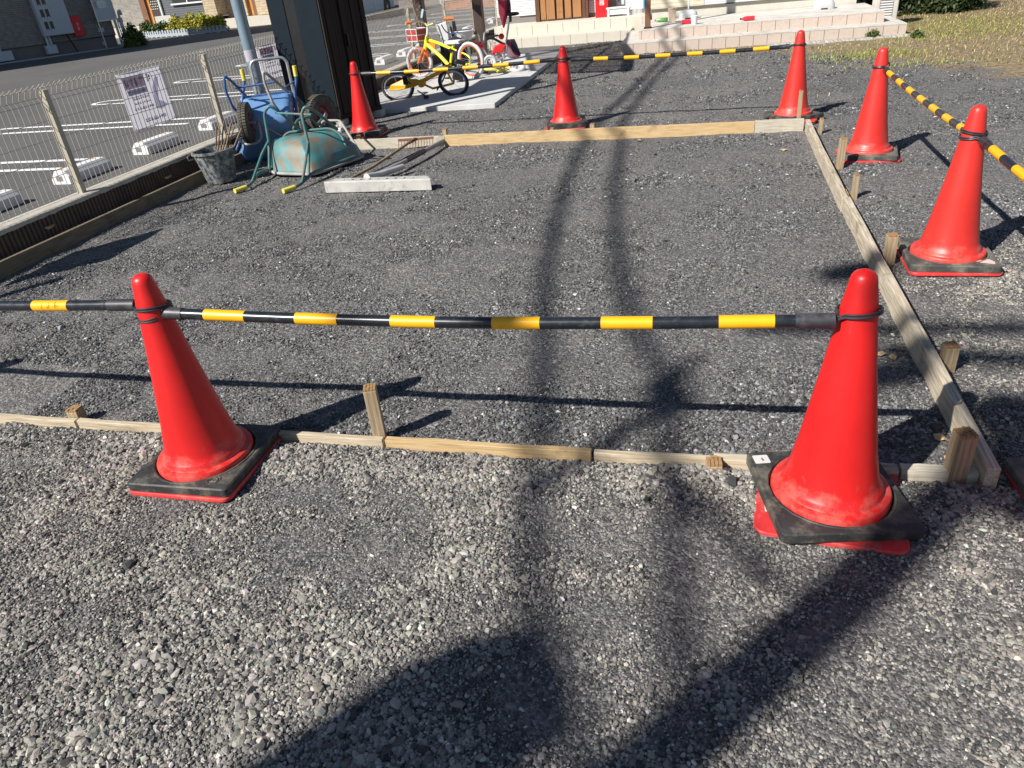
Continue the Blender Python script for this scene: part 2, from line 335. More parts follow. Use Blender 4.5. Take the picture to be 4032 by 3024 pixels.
def obj(name, mb, mat, parent=None, smooth=False, bevel=0, loc=None):
    me = bpy.data.meshes.new(name); me.from_pydata(mb.v, [], mb.f)
    if mat is not None: me.materials.append(mat)
    if smooth:
        me.polygons.foreach_set('use_smooth', [True]*len(me.polygons)); me.set_sharp_from_angle(angle=math.radians(38))
    me.update(); o = bpy.data.objects.new(name, me); COL.objects.link(o)
    if parent is not None: o.parent = parent
    if loc: o.location = loc
    if bevel:
        b = o.modifiers.new('bevel', 'BEVEL'); b.width = bevel; b.segments = 2; b.limit_method = 'ANGLE'; b.angle_limit = math.radians(40)
    return o
def tag(o, label=None, cat=None, group=None, kind=None):
    for k, v in (('label', label), ('category', cat), ('group', group), ('kind', kind)):
        if v: o[k] = v
    return o
def thing(name, label, cat, loc=(0, 0, 0), rz=0, group=None):
    o = bpy.data.objects.new(name, None); COL.objects.link(o); o.location = loc; o.rotation_euler = (0, 0, rz)
    o.empty_display_size = .1; return tag(o, label, cat, group)
def struct(name, mb, mat, **k): return tag(obj(name, mb, mat, **k), kind='structure')
def copy_tree(o, parent=None):
    c = o.copy(); COL.objects.link(c); c.parent = parent
    for ch in list(o.children): copy_tree(ch, c)
    return c
def np_mesh(name, V, Fa, nper, col, mat):
    me = bpy.data.meshes.new(name); nv, nf = len(V), len(Fa)
    me.vertices.add(nv); me.vertices.foreach_set('co', V.astype(np.float32).ravel())
    me.loops.add(nf*nper); me.loops.foreach_set('vertex_index', Fa.astype(np.int32).ravel())
    me.polygons.add(nf); me.polygons.foreach_set('loop_start', np.arange(0, nf*nper, nper, dtype=np.int32))
    if col is not None:
        a = me.color_attributes.new('col', 'FLOAT_COLOR', 'POINT'); a.data.foreach_set('color', np.c_[col, np.ones(len(col))].astype(np.float32).ravel())
    me.polygons.foreach_set('use_smooth', np.zeros(nf, bool)); me.update(calc_edges=True); me.materials.append(mat)
    o = bpy.data.objects.new(name, me); COL.objects.link(o); return o
# ------------------------------------------------------------------ ground
wv = [(rng.uniform(0, 2*np.pi), 2*np.pi/np.exp(rng.uniform(np.log(.18), np.log(1.8))), rng.uniform(0, 6.3)) for _ in range(26)]
def wobble(x, y, seed=0):
    s = np.zeros_like(np.asarray(x, float))
    for i, (a, k, p) in enumerate(wv): s = s+np.sin(k*(x*np.cos(a+seed)+y*np.sin(a+seed))+p+seed*3)
    return s/len(wv)**.5
def sstep(t): t = np.clip(t, 0, 1); return t*t*(3-2*t)
def gh(x, y):
    x = np.asarray(x, float); y = np.asarray(y, float)
    h = wobble(x, y)*.0045
    near = sstep((1.86-y)/.02)*sstep((y-1.45)/.35)*(x < 1.1)          # gravel banked against the near form
    h = h+near*.016
    ins = (x > -4.2) & (x < .87) & (y > 1.88) & (y < 6.55)
    return h-.004*ins
MBs = MB()
gx = np.arange(-4.34, 14, .06); gy = np.arange(-4, 24, .06)
GX, GY = np.meshgrid(gx, gy, indexing='ij'); V = np.stack([GX, GY, gh(GX, GY)], -1).reshape(-1, 3)
ni, nj = len(gx), len(gy); I, J = np.meshgrid(np.arange(ni-1), np.arange(nj-1), indexing='ij'); b0 = (I*nj+J).ravel()
o = np_mesh('gravel_ground', V, np.stack([b0, b0+nj, b0+nj+1, b0+1], 1), 4, None, M['gravel']); tag(o, kind='structure')
o.data.polygons.foreach_set('use_smooth', np.ones(len(o.data.polygons), bool))
struct('ground', MB().add([(-150, -60, -.06), (150, -60, -.06), (150, 160, -.06), (-150, 160, -.06)], [(0, 1, 2, 3)]), M['mat_black'])
struct('asphalt_car_park', MB().add([(-70, -20, -.004), (-4.40, -20, -.004), (-4.40, 90, -.004), (-70, 90, -.004)], [(0, 1, 2, 3)]), M['asphalt'])

# stones
t_ = (1+5**.5)/2
ICO = np.array([(-1, t_, 0), (1, t_, 0), (-1, -t_, 0), (1, -t_, 0), (0, -1, t_), (0, 1, t_), (0, -1, -t_), (0, 1, -t_), (t_, 0, -1), (t_, 0, 1), (-t_, 0, -1), (-t_, 0, 1)])/1.902
ICF = np.array([(0, 11, 5), (0, 5, 1), (0, 1, 7), (0, 7, 10), (0, 10, 11), (1, 5, 9), (5, 11, 4), (11, 10, 2), (10, 7, 6), (7, 1, 8), (3, 9, 4), (3, 4, 2), (3, 2, 6), (3, 6, 8), (3, 8, 9), (4, 9, 5), (2, 4, 11), (6, 2, 10), (8, 6, 7), (9, 8, 1)])
OCT = np.array([(1, 0, 0), (0, 1, 0), (-1, 0, 0), (0, -1, 0), (0, 0, 1), (0, 0, -1.)])*1.1
OCF = np.array([(0, 1, 4), (1, 2, 4), (2, 3, 4), (3, 0, 4), (1, 0, 5), (2, 1, 5), (3, 2, 5), (0, 3, 5)])
def in_view(x, y, mar=.12):
    P = np.stack([x, y, np.zeros_like(x)-0], -1)-np.array([0, 0, 1.4067]); z = P@Fv; u = P@Rv/z; v = P@Uv/z
    return (np.abs(u) < .7066+mar) & (np.abs(v) < .53+mar) & (z > .2)
def stones(name, n, ylo, yhi, xlo, xhi, rfun, T, TF, label, light=.45):
    x = rng.uniform(xlo, xhi, n); y = rng.uniform(ylo, yhi, n); k = in_view(x, y)
    x, y = x[k], y[k]; cs = wobble(x*1.3, y*1.3, 1.7)                      # coarse or fine patches
    if xlo < -.5:
        cs = cs+sstep((1.5-y)/.8)*sstep((-.1-x)/.5)*1.0-.7*np.exp(-((x-.0)**2+(y-1.25)**2)/.12)+.9*sstep((1.86-y)/.02)*sstep((y-1.62)/.1)
    keep = rng.random(len(x)) < np.clip(np.where((x > .85) | (y < 1.87), .62, .50)+cs*.30, .12, 1.); keep &= x > -4.12
    keep &= ~((np.abs(y-1.885) < .016) & (x < .87)); keep &= ~((np.abs(x-.83) < .025) & (y > 1.84) & (y < 6.56)); keep &= ~((np.abs(y-6.545) < .02) & (x < .87) & (x > -3.5))
    keep &= ~((x < -2.25) & (y > 8.35)); keep &= ~((y > 12.38) & (x > -1.25) & (x < 2.8))
    keep &= (.853*x+.522*y < 7.0+rng.normal(0, .35, len(x)))
    for cx, cy in ((-1.6, 1.71), (.392, 1.748), (1.15, 3.61), (1.087, 1.78), (1.148, 5.62)): keep &= ~((np.abs(x-cx) < .197) & (np.abs(y-cy) < .197))
    x, y, cs = x[keep], y[keep], cs[keep]; N = len(x)
    r = rfun(N)*np.clip(1+cs*.42, .5, 1.9)
    sc = np.stack([rng.uniform(.85, 1.35, N), rng.uniform(.7, 1.0, N), rng.uniform(.45, .8, N)], -1)*r[:, None]
    nT = len(T); W_ = T[None]*rng.uniform(.62, 1.22, (N, nT, 1))*sc[:, None, :]
    a = rng.uniform(0, 2*np.pi, N); ti = rng.normal(0, .35, N); tj = rng.normal(0, .35, N)
    X, Y, Z_ = W_[..., 0], W_[..., 1], W_[..., 2]
    Y, Z_ = Y*np.cos(ti)[:, None]-Z_*np.sin(ti)[:, None], Y*np.sin(ti)[:, None]+Z_*np.cos(ti)[:, None]
    X, Z_ = X*np.cos(tj)[:, None]+Z_*np.sin(tj)[:, None], -X*np.sin(tj)[:, None]+Z_*np.cos(tj)[:, None]
    X, Y = X*np.cos(a)[:, None]-Y*np.sin(a)[:, None], X*np.sin(a)[:, None]+Y*np.cos(a)[:, None]
    z0 = gh(x, y)+r*rng.uniform(-.05, .45, N)
    V = np.stack([X+x[:, None], Y+y[:, None], Z_+z0[:, None]], -1).reshape(-1, 3)
    Fa = (TF[None]+(np.arange(N)*nT)[:, None, None]).reshape(-1, 3)
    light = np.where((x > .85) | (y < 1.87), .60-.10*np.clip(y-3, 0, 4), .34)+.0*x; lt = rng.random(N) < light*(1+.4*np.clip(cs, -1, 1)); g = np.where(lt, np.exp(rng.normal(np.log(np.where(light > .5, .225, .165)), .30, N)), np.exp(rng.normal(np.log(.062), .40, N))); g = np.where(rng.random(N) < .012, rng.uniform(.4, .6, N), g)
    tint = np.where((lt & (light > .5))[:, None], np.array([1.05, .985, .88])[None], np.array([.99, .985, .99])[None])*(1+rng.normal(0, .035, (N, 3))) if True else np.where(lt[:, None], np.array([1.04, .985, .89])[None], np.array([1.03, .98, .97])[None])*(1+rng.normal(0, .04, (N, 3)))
    c = np.repeat(np.clip(g[:, None]*tint, .02, .7), nT, 0)
    o = np_mesh(name, V, Fa, 3, c, M['stone']); tag(o, label, 'gravel', kind='stuff'); return N
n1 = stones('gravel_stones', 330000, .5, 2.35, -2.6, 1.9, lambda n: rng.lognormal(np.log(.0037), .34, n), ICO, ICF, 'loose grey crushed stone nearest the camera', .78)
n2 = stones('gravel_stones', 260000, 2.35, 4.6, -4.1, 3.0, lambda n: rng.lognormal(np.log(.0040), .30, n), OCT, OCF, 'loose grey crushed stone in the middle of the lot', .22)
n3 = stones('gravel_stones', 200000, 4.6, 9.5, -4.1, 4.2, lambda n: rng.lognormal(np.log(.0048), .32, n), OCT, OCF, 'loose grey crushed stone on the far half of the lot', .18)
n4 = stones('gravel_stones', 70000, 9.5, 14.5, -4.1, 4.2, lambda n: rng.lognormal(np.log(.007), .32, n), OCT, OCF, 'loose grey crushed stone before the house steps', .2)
print('stones', n1, n2, n3, n4)

# ------------------------------------------------------------------ grass and straw on the dirt
def blades(name, x, y, h, w, cols, label, cat, lay=.8):
    N = len(x); a = rng.uniform(0, 2*np.pi, N); l = rng.uniform(.2, 1, N)**.5*lay
    d = np.stack([np.cos(a), np.sin(a)], -1); s = np.stack([-np.sin(a), np.cos(a)], -1)
    z = gh(x, y)
    p0 = np.stack([x, y, z], -1); hh = h*rng.uniform(.5, 1.3, N)
    p1 = p0+np.c_[d*(hh*l*.5)[:, None], hh*(1-l*.6)*.6+.003]; p2 = p0+np.c_[d*(hh*l)[:, None]*1.1, hh*(1-l)+.006]
    s3 = np.c_[s, np.zeros(N)]*(w/2)
    V = np.stack([p0-s3, p0+s3, p1+s3*.8, p1-s3*.8, p2], 1).reshape(-1, 3); b = (np.arange(N)*5)[:, None]
    Fa = np.concatenate([b+np.array([[0, 1, 2]]), b+np.array([[0, 2, 3]]), b+np.array([[3, 2, 4]])])
    o = np_mesh(name, V, Fa, 3, np.repeat(cols, 5, 0), M['leafm']); tag(o, label, cat, kind='stuff')
N = 120000; x = rng.uniform(.8, 9, N); y = rng.uniform(7.5, 22, N)
e = .853*x+.522*y+wobble(x, y, .9)*.35-7.15; k = (rng.random(N) < np.clip(e*.55, .01, .5)*.6) & ~((y > 11.95) & (x < 2.82))
x, y = x[k], y[k]; cl = np.stack([rng.uniform(1.5, 8, 60), rng.uniform(9, 20, 60)], 1); dd = ((x[:, None]-cl[:, 0])**2+(y[:, None]-cl[:, 1])**2*.8); g = np.clip(np.exp(-dd/.10).sum(1)*.35+.03+.04*np.clip(y-14, 0, 6), 0, .45); gr = (rng.random(len(x)) < g)
cc = np.where(gr[:, None], np.array([[.22, .21, .05]])*rng.uniform(.6, 1.5, (len(x), 1)), np.array([[.36, .27, .14]])*rng.uniform(.35, 1.5, (len(x), 1)))
blades('dry_grass', x, y, .045, .008, cc, 'sparse dry straw and green grass over the bare soil', 'grass')
c0 = [(1.95, 10.75, .40, .22), (1.62, 10.62, .3, .12), (2.25, 10.5, .3, .15), (2.3, 9.65, .5, .10), (3.3, 12.2, .5, .3), (3.9, 13.4, .7, .4)]
xs, ys = [], []
for cx, cy, rx, ry in c0: n_ = int(450*rx*ry/.06); xs.append(rng.normal(cx, rx, n_)); ys.append(rng.normal(cy, ry*1.6, n_))
x = np.concatenate(xs); y = np.concatenate(ys); cc = np.array([[.17, .22, .04]])*rng.uniform(.5, 1.7, (len(x), 1))+np.array([[.12, .05, .02]])*(rng.random((len(x), 1)) < .5)
blades('green_grass', x, y, .05, .006, cc, 'low green grass tufts along the edge of the gravel', 'grass', lay=.7)
x = rng.normal(.1, .8, 700); y = rng.normal(11.9, .25, 700); k = (y < 12.36); x, y = x[k], y[k]
blades('straw_litter', x, y, .07, .004, np.array([[.5, .42, .26]])*rng.uniform(.6, 1.3, (len(x), 1)), 'dry straw stems scattered along the pinkish block step', 'straw', lay=1.0)
# small dry leaves on the gravel
for i, (lx, ly, s) in enumerate([(.69, 2.66, .022), (.735, 2.64, .02), (.77, 2.1, .022), (.785, 2.02, .02), (.76, 1.99, .018), (.84, 3.95, .03), (.83, 3.7, .025), (.62, 5.9, .03), (.78, .95, .014), (-.5, 6.4, .03)]):
    mb = MB(); a = i*1.3; pts = [(math.cos(a+q)*s*rr, math.sin(a+q)*s*rr) for q, rr in ((0, 1.2), (.7, .8), (1.5, .7), (2.3, .75), (3.1, 1.1), (4., .7), (5.1, .8))]
    z = float(gh(lx, ly))+.010; mb.add([(lx, ly, z+.006)]+[(lx+p, ly+q, z+.006*math.sin(j*2.+i)) for j, (p, q) in enumerate(pts)], [(0, j+1, (j+1) % 7+1) for j in range(7)])
    where = ['left of a pair beside the short round-shouldered stake', 'right of a pair beside the short round-shouldered stake', 'in the near right corner of the form, farthest of three', 'in the near right corner of the form, middle of three', 'in the near right corner of the form, closest to the stake', 'by the joint of the right form boards', 'just nearer than the joint of the right form boards', 'near the far right corner of the form', 'alone on the coarse stones at lower right', 'at the foot of the far form board'][i]
    tag(obj('dry_leaf', mb, flat('dry_leaf_tan', (.42, .30, .17), .8) if i == 0 else bpy.data.materials['dry_leaf_tan']), 'small tan dry leaf '+where, 'leaf', 'dry leaves on the gravel')

# ------------------------------------------------------------------ timber form
def board(x0, x1, y0, y1, z1, mat, label, z0=-.03, tilt=0, bev=.002, rz=0):
    mb = MB(); cx, cy = (x0+x1)/2, (y0+y1)/2; lx, ly = x1-x0, y1-y0; n = 12; vs = []
    for i in range(n+1):
        t = i/n; w = .0012*math.sin(t*9+x0*7)+.0007*math.sin(t*23+y0)
        if lx > ly:
            X = -lx/2+lx*t; sec = [(X, -ly/2+w, z0), (X, ly/2+w, z0), (X, ly/2+w, z1+w*.8+tilt*(t-.5)), (X, -ly/2+w, z1+w*.8+tilt*(t-.5))]
        else:
            Y = -ly/2+ly*t; sec = [(lx/2+w, Y, z0), (-lx/2+w, Y, z0), (-lx/2+w, Y, z1+w*.8+tilt*(t-.5)), (lx/2+w, Y, z1+w*.8+tilt*(t-.5))]
        vs += sec
    fs = [(i*4+k, i*4+(k+1) % 4, (i+1)*4+(k+1) % 4, (i+1)*4+k) for i in range(n) for k in range(4)]+[(3, 2, 1, 0), (n*4, n*4+1, n*4+2, n*4+3)]
    mb.add(vs, fs); o = obj('form_board', mb, mat, loc=(cx, cy, 0), bevel=bev); o.rotation_euler = (0, 0, rz); return tag(o, label, 'board', 'timber form boards')
board(-4.15, -2.30, 1.872, 1.894, .033, M['wood_x'], 'pale form board of the near edge, running out of the left side of the picture')
board(-2.29, -1.02, 1.872, 1.894, .034, M['wood_x'], 'pale form board of the near edge passing behind the left front cone')
board(-1.01, -.30, 1.872, 1.896, .034, M['wood_new'], 'yellowish form board of the near edge starting at the tall split stake')
board(-.29, .60, 1.873, 1.895, .034, M['wood_x'], 'form board of the near edge running behind the front right cone')
board(.08, .60, 1.896, 1.908, .036, M['wood_pale'], 'thin pale batten laid inside the near form board behind the front right cone')
board(.605, .806, 1.872, 1.908, .040, M['wood_pale'], 'short pale form board block at the near right corner')
board(.808, .843, 1.845, 4.40, .082, M['wood_y'], 'long weathered form board of the right edge, near half')
board(.817, .852, 4.405, 6.575, .080, M['wood_y'], 'long weathered form board of the right edge, far half', rz=-.013)
board(.845, .863, 4.36, 4.66, .055, M['wood_new'], 'short orange splice plate outside the joint of the right form boards')
board(.44, .82, 6.528, 6.572, .094, M['wood_pale'], 'short whitish form board at the far right corner')
board(-2.27, .437, 6.532, 6.562, .092, M['wood_new'], 'long yellow pine form board of the far edge')
board(-3.40, -2.273, 6.535, 6.565, .088, M['wood_pale'], 'pale grey form board of the far edge in front of the far left cone')
board(-4.185, -4.155, 1.90, 3.30, .088, M['wood_shaded'], 'shade-toned form board along the ribbed wall, nearest length')
board(-4.190, -4.160, 3.305, 6.50, .092, M['wood_shaded'], 'shade-toned form board along the ribbed wall, far length')
def stake(x, y, h, label, s=.042, tilt=(0, 0), rz=0, top='flat', s2=None):
    t = thing('wooden_stake', label, 'stake', (x, y, 0), rz, 'wooden stakes holding the form'); s2 = s2 or s
    m1 = MB(); a, b = s/2, s2/2; tx, ty = tilt
    m1.add([(-a, -b, -.08), (a, -b, -.08), (a, b, -.08), (-a, b, -.08), (-a+tx, -b+ty, h-.004), (a+tx, -b+ty, h-.004), (a+tx, b+ty, h+.003), (-a+tx, b+ty, h+.003)],
           [(0, 1, 2, 3)[::-1], (4, 5, 6, 7), (0, 1, 5, 4), (1, 2, 6, 5), (2, 3, 7, 6), (3, 0, 4, 7)])
    obj('stake_shaft', m1, M['stake'], t, bevel=.002)
    m2 = MB(); n = 4
    for i in range(n):
        for j in range(n):
            z = h+.003+.005*random.random(); x0, y0 = -a+tx+s*i/n, -b+ty+s2*j/n; m2.span((x0+.001, y0+.001, h-.003), (x0+s/n-.001, y0+s2/n-.001, z))
    obj('end_grain', m2, M['stake_end'], t); return t
stake(-1.047, 1.915, .215, 'tallest split grey stake nailed outside the near form board', .043, (.0, .0), .35)
stake(.747, 1.885, .165, 'dark reddish square stake at the near right corner of the form', .048, (.004, .004), .3)
stake(.895, 2.56, .095, 'short fresh stake with rounded corners outside the right form board', .044, (0, 0), .2)
stake(.905, 3.605, .135, 'pale square stake beside the cone with the patched weight', .045, (-.004, 0), .05)
stake(.912, 4.66, .135, 'thin stake at the splice of the right form boards', .030, (0, 0), .1, s2=.036)
stake(.925, 5.34, .195, 'tall narrow weathered stake in front of the second right cone', .042, (.006, 0), .1)
stake(.925, 6.40, .115, 'slim leaning stake just outside the far right corner', .026, (.010, 0), .1, s2=.036)
stake(.785, 6.60, .30, 'thin pale stake standing before the far right cone', .030, (-.004, 0), .1, s2=.02)
stake(-.92, 6.60, .118, 'short stake stub behind the middle of the far form board', .040, (0, 0), 0)
stake(-2.28, 6.59, .135, 'short stake at the joint behind the far form boards', .036, (0, 0), 0)
stake(-2.33, 1.92, .055, 'low driven stake stub against the left part of the near board', .045, (0, 0), .1)
stake(.08, 1.855, .040, 'splintered stake stub left of the front right cone', .046, (0, 0), .1)
stake(-1.28, 6.60, .098, 'low stake stub behind the far board below the middle cone', .03, (0, 0), 0)
stake(-3.15, 6.60, .11, 'stake stub before the far left cone', .04, (0, 0), 0)

# ------------------------------------------------------------------ cones
PROF = [(.150, .018), (.157, .020), (.1575, .054), (.154, .061), (.147, .0635), (.137, .0645), (.1345, .068), (.1335, .076), (.129, .083), (.1235, .090), (.1185, .105), (.1005, .20), (.0822, .32), (.0640, .44), (.0470, .565), (.0440, .60), (.0395, .625), (.0345, .655), (.0318, .672), (.0295, .684), (.0235, .693), (.013, .6985), (.008, .700), (.004, .6985), (.0005, .698)]
def cone_meshes():
    mb = MB().lathe(PROF, n=56); return mb
body_mb = cone_meshes(); base_mb = MB()
pl0 = rrect(0, 0, .385, .385, .035); pl1 = rrect(0, 0, .379, .379, .033); pl2 = rrect(0, 0, .31, .31, .03)
n_ = len(pl0); circ = [(.149*math.cos(2*math.pi*(k+.5)/n_), .149*math.sin(2*math.pi*(k+.5)/n_)) for k in range(n_)]
base_mb.v = [(x, y, .001) for x, y in pl0]+[(x, y, .010) for x, y in pl0]+[(x, y, .014) for x, y in pl1]+[(x, y, .014) for x, y in circ]+[(x, y, .022) for x, y in circ]
base_mb.f = [(i+a*n_, (i+1) % n_+a*n_, (i+1) % n_+(a+1)*n_, i+(a+1)*n_) for a in range(4) for i in range(n_)]+[tuple(range(n_))[::-1]]
w0 = rrect(0, 0, .372, .372, .018); w1 = rrect(0, 0, .362, .362, .014); wc = [(.168*math.cos(2*math.pi*(k+.5)/n_), .168*math.sin(2*math.pi*(k+.5)/n_)) for k in range(n_)]
wr = [(x*.965, y*.965) for x, y in wc]
def weight_mb(ht=.030):
    m = MB(); L = [[(x, y, .0) for x, y in w0], [(x, y, ht-.004) for x, y in w0], [(x, y, ht) for x, y in w1], [(x*1.03, y*1.03, ht) for x, y in wc], [(x*1.02, y*1.02, ht+.003) for x, y in wc], [(x*.99, y*.99, ht+.003) for x, y in wc], [(x*.97, y*.97, ht-.002) for x, y in wc], [(x*.96, y*.96, 0) for x, y in wc]]
    m.v = [p for l in L for p in l]; m.f = [(i+a*n_, (i+1) % n_+a*n_, (i+1) % n_+(a+1)*n_, i+(a+1)*n_) for a in range(7) for i in range(n_)]; return m
protos = {}
def cone(x, y, mat, a_base, a_w, label, wlabel, worn=False, lean=(0, 0), wm='rubber', wz=.015, wht=.030, wt=(0, 0)):
    t = thing('traffic_cone', label, 'traffic cone', (x, y, .006), 0, 'red traffic cones around the form'); t.rotation_euler = (lean[1], lean[0], 0)
    key = mat
    if key not in protos:
        protos[key] = (obj('cone_body', body_mb, M[mat], t, smooth=True), obj('base_plate', base_mb, M['cone_base'], t, smooth=True)); b, p = protos[key]
    else:
        b, p = (o.copy() for o in protos[key])
        for o in (b, p): COL.objects.link(o); o.parent = t
    p.rotation_euler = (0, 0, a_base); b.rotation_euler = (0, 0, a_base*3)
    w = obj('cone_weight', weight_mb(wht), M[wm], smooth=True, loc=(x, y, wz+.007)); w.rotation_euler = (wt[0], wt[1], a_w)
    tag(w, wlabel, 'cone weight', 'black rubber weights on the cone feet'); return t, w
D = math.radians
c0_, w0_ = cone(-1.600, 1.710, 'cone', D(0), D(1), 'smooth bright red cone at lower left tied between two bars', 'black rubber weight with round embossed mark on the lower left cone')
mk = MB(); mk.torus((.118, -.140, .0305), (0, 0, 1), .021, .0018, 24, 6); mk.tube(cr([(.105, -.150, .031), (.106, -.136, .031), (.118, -.130, .031), (.130, -.136, .031), (.131, -.150, .031)], 4), .0020, 6); mk.cyl((.106, -.148, .030), (.130, -.148, .030), .0018, n=6); mk.cyl((.118, -.130, .030), (.118, -.148, .030), .0014, n=6)
tag(obj('embossed_mark', mk, M['rubber'], w0_, smooth=True))
c1_, w1_ = cone(.392, 1.748, 'cone', D(-6), D(12), 'scuffed red cone at lower right carrying the right end of the front bar', 'dirty black rubber weight with white sticker, turned askew on the lower right cone', wt=(0, .03), wm='rubber')
st = MB(); st.prism(rrect(-.150, .145, .045, .040, .004, .05), .0304, .0312); obj('white_sticker', st, M['white_label'], w1_)
st = MB(); st.prism([(-.150, .150), (-.147, .150), (-.143, .137), (-.149, .136)], .0313, .0320); obj('rust_streak', st, M['rust'], w1_)
st = MB(); st.prism(rrect(-.165, -.06, .02, .05, .004, 0), .0148, .0154); obj('white_sticker', st, M['white_label'], c1_)
c2_, w2_ = cone(1.150, 3.61, 'cone_worn', D(0), D(-3), 'sun-worn red cone at right holding the joint of two bars', 'dusty rubber weight with a pale pink patch under the right cone', wm='rubber_dust')
st = MB(); st.prism([(.09, -.135), (.16, -.155), (.165, -.13), (.15, -.10), (.135, -.098), (.125, -.11), (.10, -.112)], .0304, .0311); obj('pale_patch', st, flat('pale_pink_patch', (.62, .46, .42), .8), w2_)
cone(1.148, 5.62, 'cone_worn', D(-3), D(-10), 'sun-worn red cone where the right row of bars begins', 'grey dusty rubber weight under the cone where the right row of bars begins', wm='rubber_dust')
cone(.780, 7.015, 'cone_worn', D(-3), D(28), 'red cone at the far right corner behind the thin stake', 'black rubber weight turned cornerwise under the far right corner cone')
cone(-1.240, 7.125, 'cone', D(4), D(12), 'red cone in the middle of the far row where two bars meet', 'thick stacked rubber weight under the middle far cone', wht=.045)
cone(-3.325, 7.145, 'cone', D(-2), D(10), 'red cone at the far left before the dark shed', 'worn rubber weight under the far left cone', wm='rubber_dust', wht=.045)
cone(1.087, 1.780, 'cone', D(0), D(4), 'red cone mostly outside the right edge with only a foot corner showing', 'dusty rubber weight whose corner enters at the right edge of the picture', wm='rubber_dust')
cone(-3.605, 1.735, 'cone', D(3), D(-6), 'red cone beyond the left edge whose shadow tip lies on the gravel', 'rubber weight under the cone beyond the left edge')

# ------------------------------------------------------------------ cone bars
def bar(P, pat, label, capL=.10, capR=.10, r=.0165, ringL=None, ringR=None, double=False):
    "P: 3D path points (sagging); pat: list of (s0,s1) yellow bands along its length"
    path = cr(P, 8); t = thing('cone_bar', label, 'cone bar', tuple(path[0]), 0, 'black and yellow bars between the cones')
    o0 = path[0]; loc = [p-o0 for p in path]; ls = [0]
    for a, b in zip(loc, loc[1:]): ls.append(ls[-1]+(b-a).length)
    def pt(s):
        for i in range(len(ls)-1):
            if s <= ls[i+1] or i == len(ls)-2: q = (s-ls[i])/(ls[i+1]-ls[i]); return loc[i].lerp(loc[i+1], q)
    def seg(s0, s1, rr, n=7): return MB().tube([pt(s0+(s1-s0)*i/n) for i in range(n+1)], rr, 18)
    L = ls[-1]
    obj('bar_tube', seg(0.02, L-.02, r, 24), M['bar_black'], t, smooth=True)
    for s0, s1 in pat: obj('yellow_band', seg(max(s0, .03), min(s1, L-.03), r+.0009, 3), M['bar_yellow'], t, smooth=True)
    obj('end_cap', seg(0, capL, r+.0022, 2), M['bar_cap'], t, smooth=True); obj('end_cap', seg(L-capR, L, r+.0022, 2), M['bar_cap'], t, smooth=True)
    for end, cxy in ((0, ringL), (1, ringR)):
        if cxy is None: continue
        e = (pt(0) if end == 0 else pt(L)); c = Vector(cxy)-o0; dz = (cxy[2]-o0[2]); v = Vector((e.x-c.x, e.y-c.y, 0)); v.normalize()
        RR = .0515; ps = []
        for i in range(25):
            a = math.atan2(v.y, v.x)+.35+(2*math.pi-.7)*i/24; ps.append(Vector((c.x+RR*math.cos(a), c.y+RR*math.sin(a), c.z+(.008*math.sin(i*.26)))))
        ps = [e+(-v)*.004+Vector((0, 0, 0))]+ps+[e+(-v)*.004]
        mb = MB().tube(ps, .0034, 8)
        mb.tube([p+Vector((0, 0, .0075)) for p in ps], .0028, 8); obj('loop_ring', mb, M['ring'], t, smooth=True)
        obj('loop_joint', MB().tube([e-v*.008, e+v*.02], .008, 10), M['bar_cap'], t, smooth=True)
    return t
def bands(start, pitch, w, n): return [(start+i*pitch, start+i*pitch+w) for i in range(n)]
bar([(-1.585, 1.705, .582), (-1.1, 1.718, .565), (-.6, 1.72, .561), (-.1, 1.72, .571), (.335, 1.72, .586)], bands(.165, .297, .133, 6), 'front bar sagging between the two lower cones', .09, .09, ringL=(-1.600, 1.715, .572), ringR=(.392, 1.748, .598))
bar([(-3.54, 1.735, .60), (-3.1, 1.73, .592), (-2.6, 1.72, .588), (-2.1, 1.715, .593), (-1.655, 1.712, .604)], bands(.30, .30, .133, 5)[0:5]+[(1.495, 1.63)], 'bar leaving the left side of the picture from the lower left cone', .09, .10, ringL=(-3.605, 1.735, .60), ringR=(-1.600, 1.715, .597))
bar([(-3.235, 7.12, .592), (-2.7, 7.10, .584), (-2.2, 7.10, .584), (-1.7, 7.11, .588), (-1.315, 7.12, .598)], bands(.155, .295, .150, 6), 'far bar crossing in front of the bicycles', .10, .09, ringL=(-3.325, 7.145, .60), ringR=(-1.24, 7.125, .60))
bar([(-1.165, 7.12, .590), (-.7, 7.11, .576), (-.2, 7.10, .572), (.3, 7.06, .576), (.705, 7.03, .586)], bands(.205, .275, .130, 6), 'far bar in front of the pinkish block step', .09, .07, ringL=(-1.24, 7.125, .59), ringR=(.780, 7.015, .592))
bar([(1.172, 5.575, .572), (1.178, 5.1, .556), (1.178, 4.6, .552), (1.172, 4.1, .556), (1.162, 3.675, .572)], bands(.10, .27, .130, 7), 'bar between the two right hand cones', .075, .08, ringL=(1.148, 5.62, .594), ringR=(1.150, 3.61, .594))
bar([(1.170, 3.545, .572), (1.175, 3.1, .553), (1.175, 2.6, .548), (1.150, 2.2, .553), (1.10, 1.86, .57)], bands(.13, .27, .130, 6), 'bar leaving the right side of the picture from the right cone', .07, .08, ringL=(1.150, 3.61, .578), ringR=(1.087, 1.78, .59))

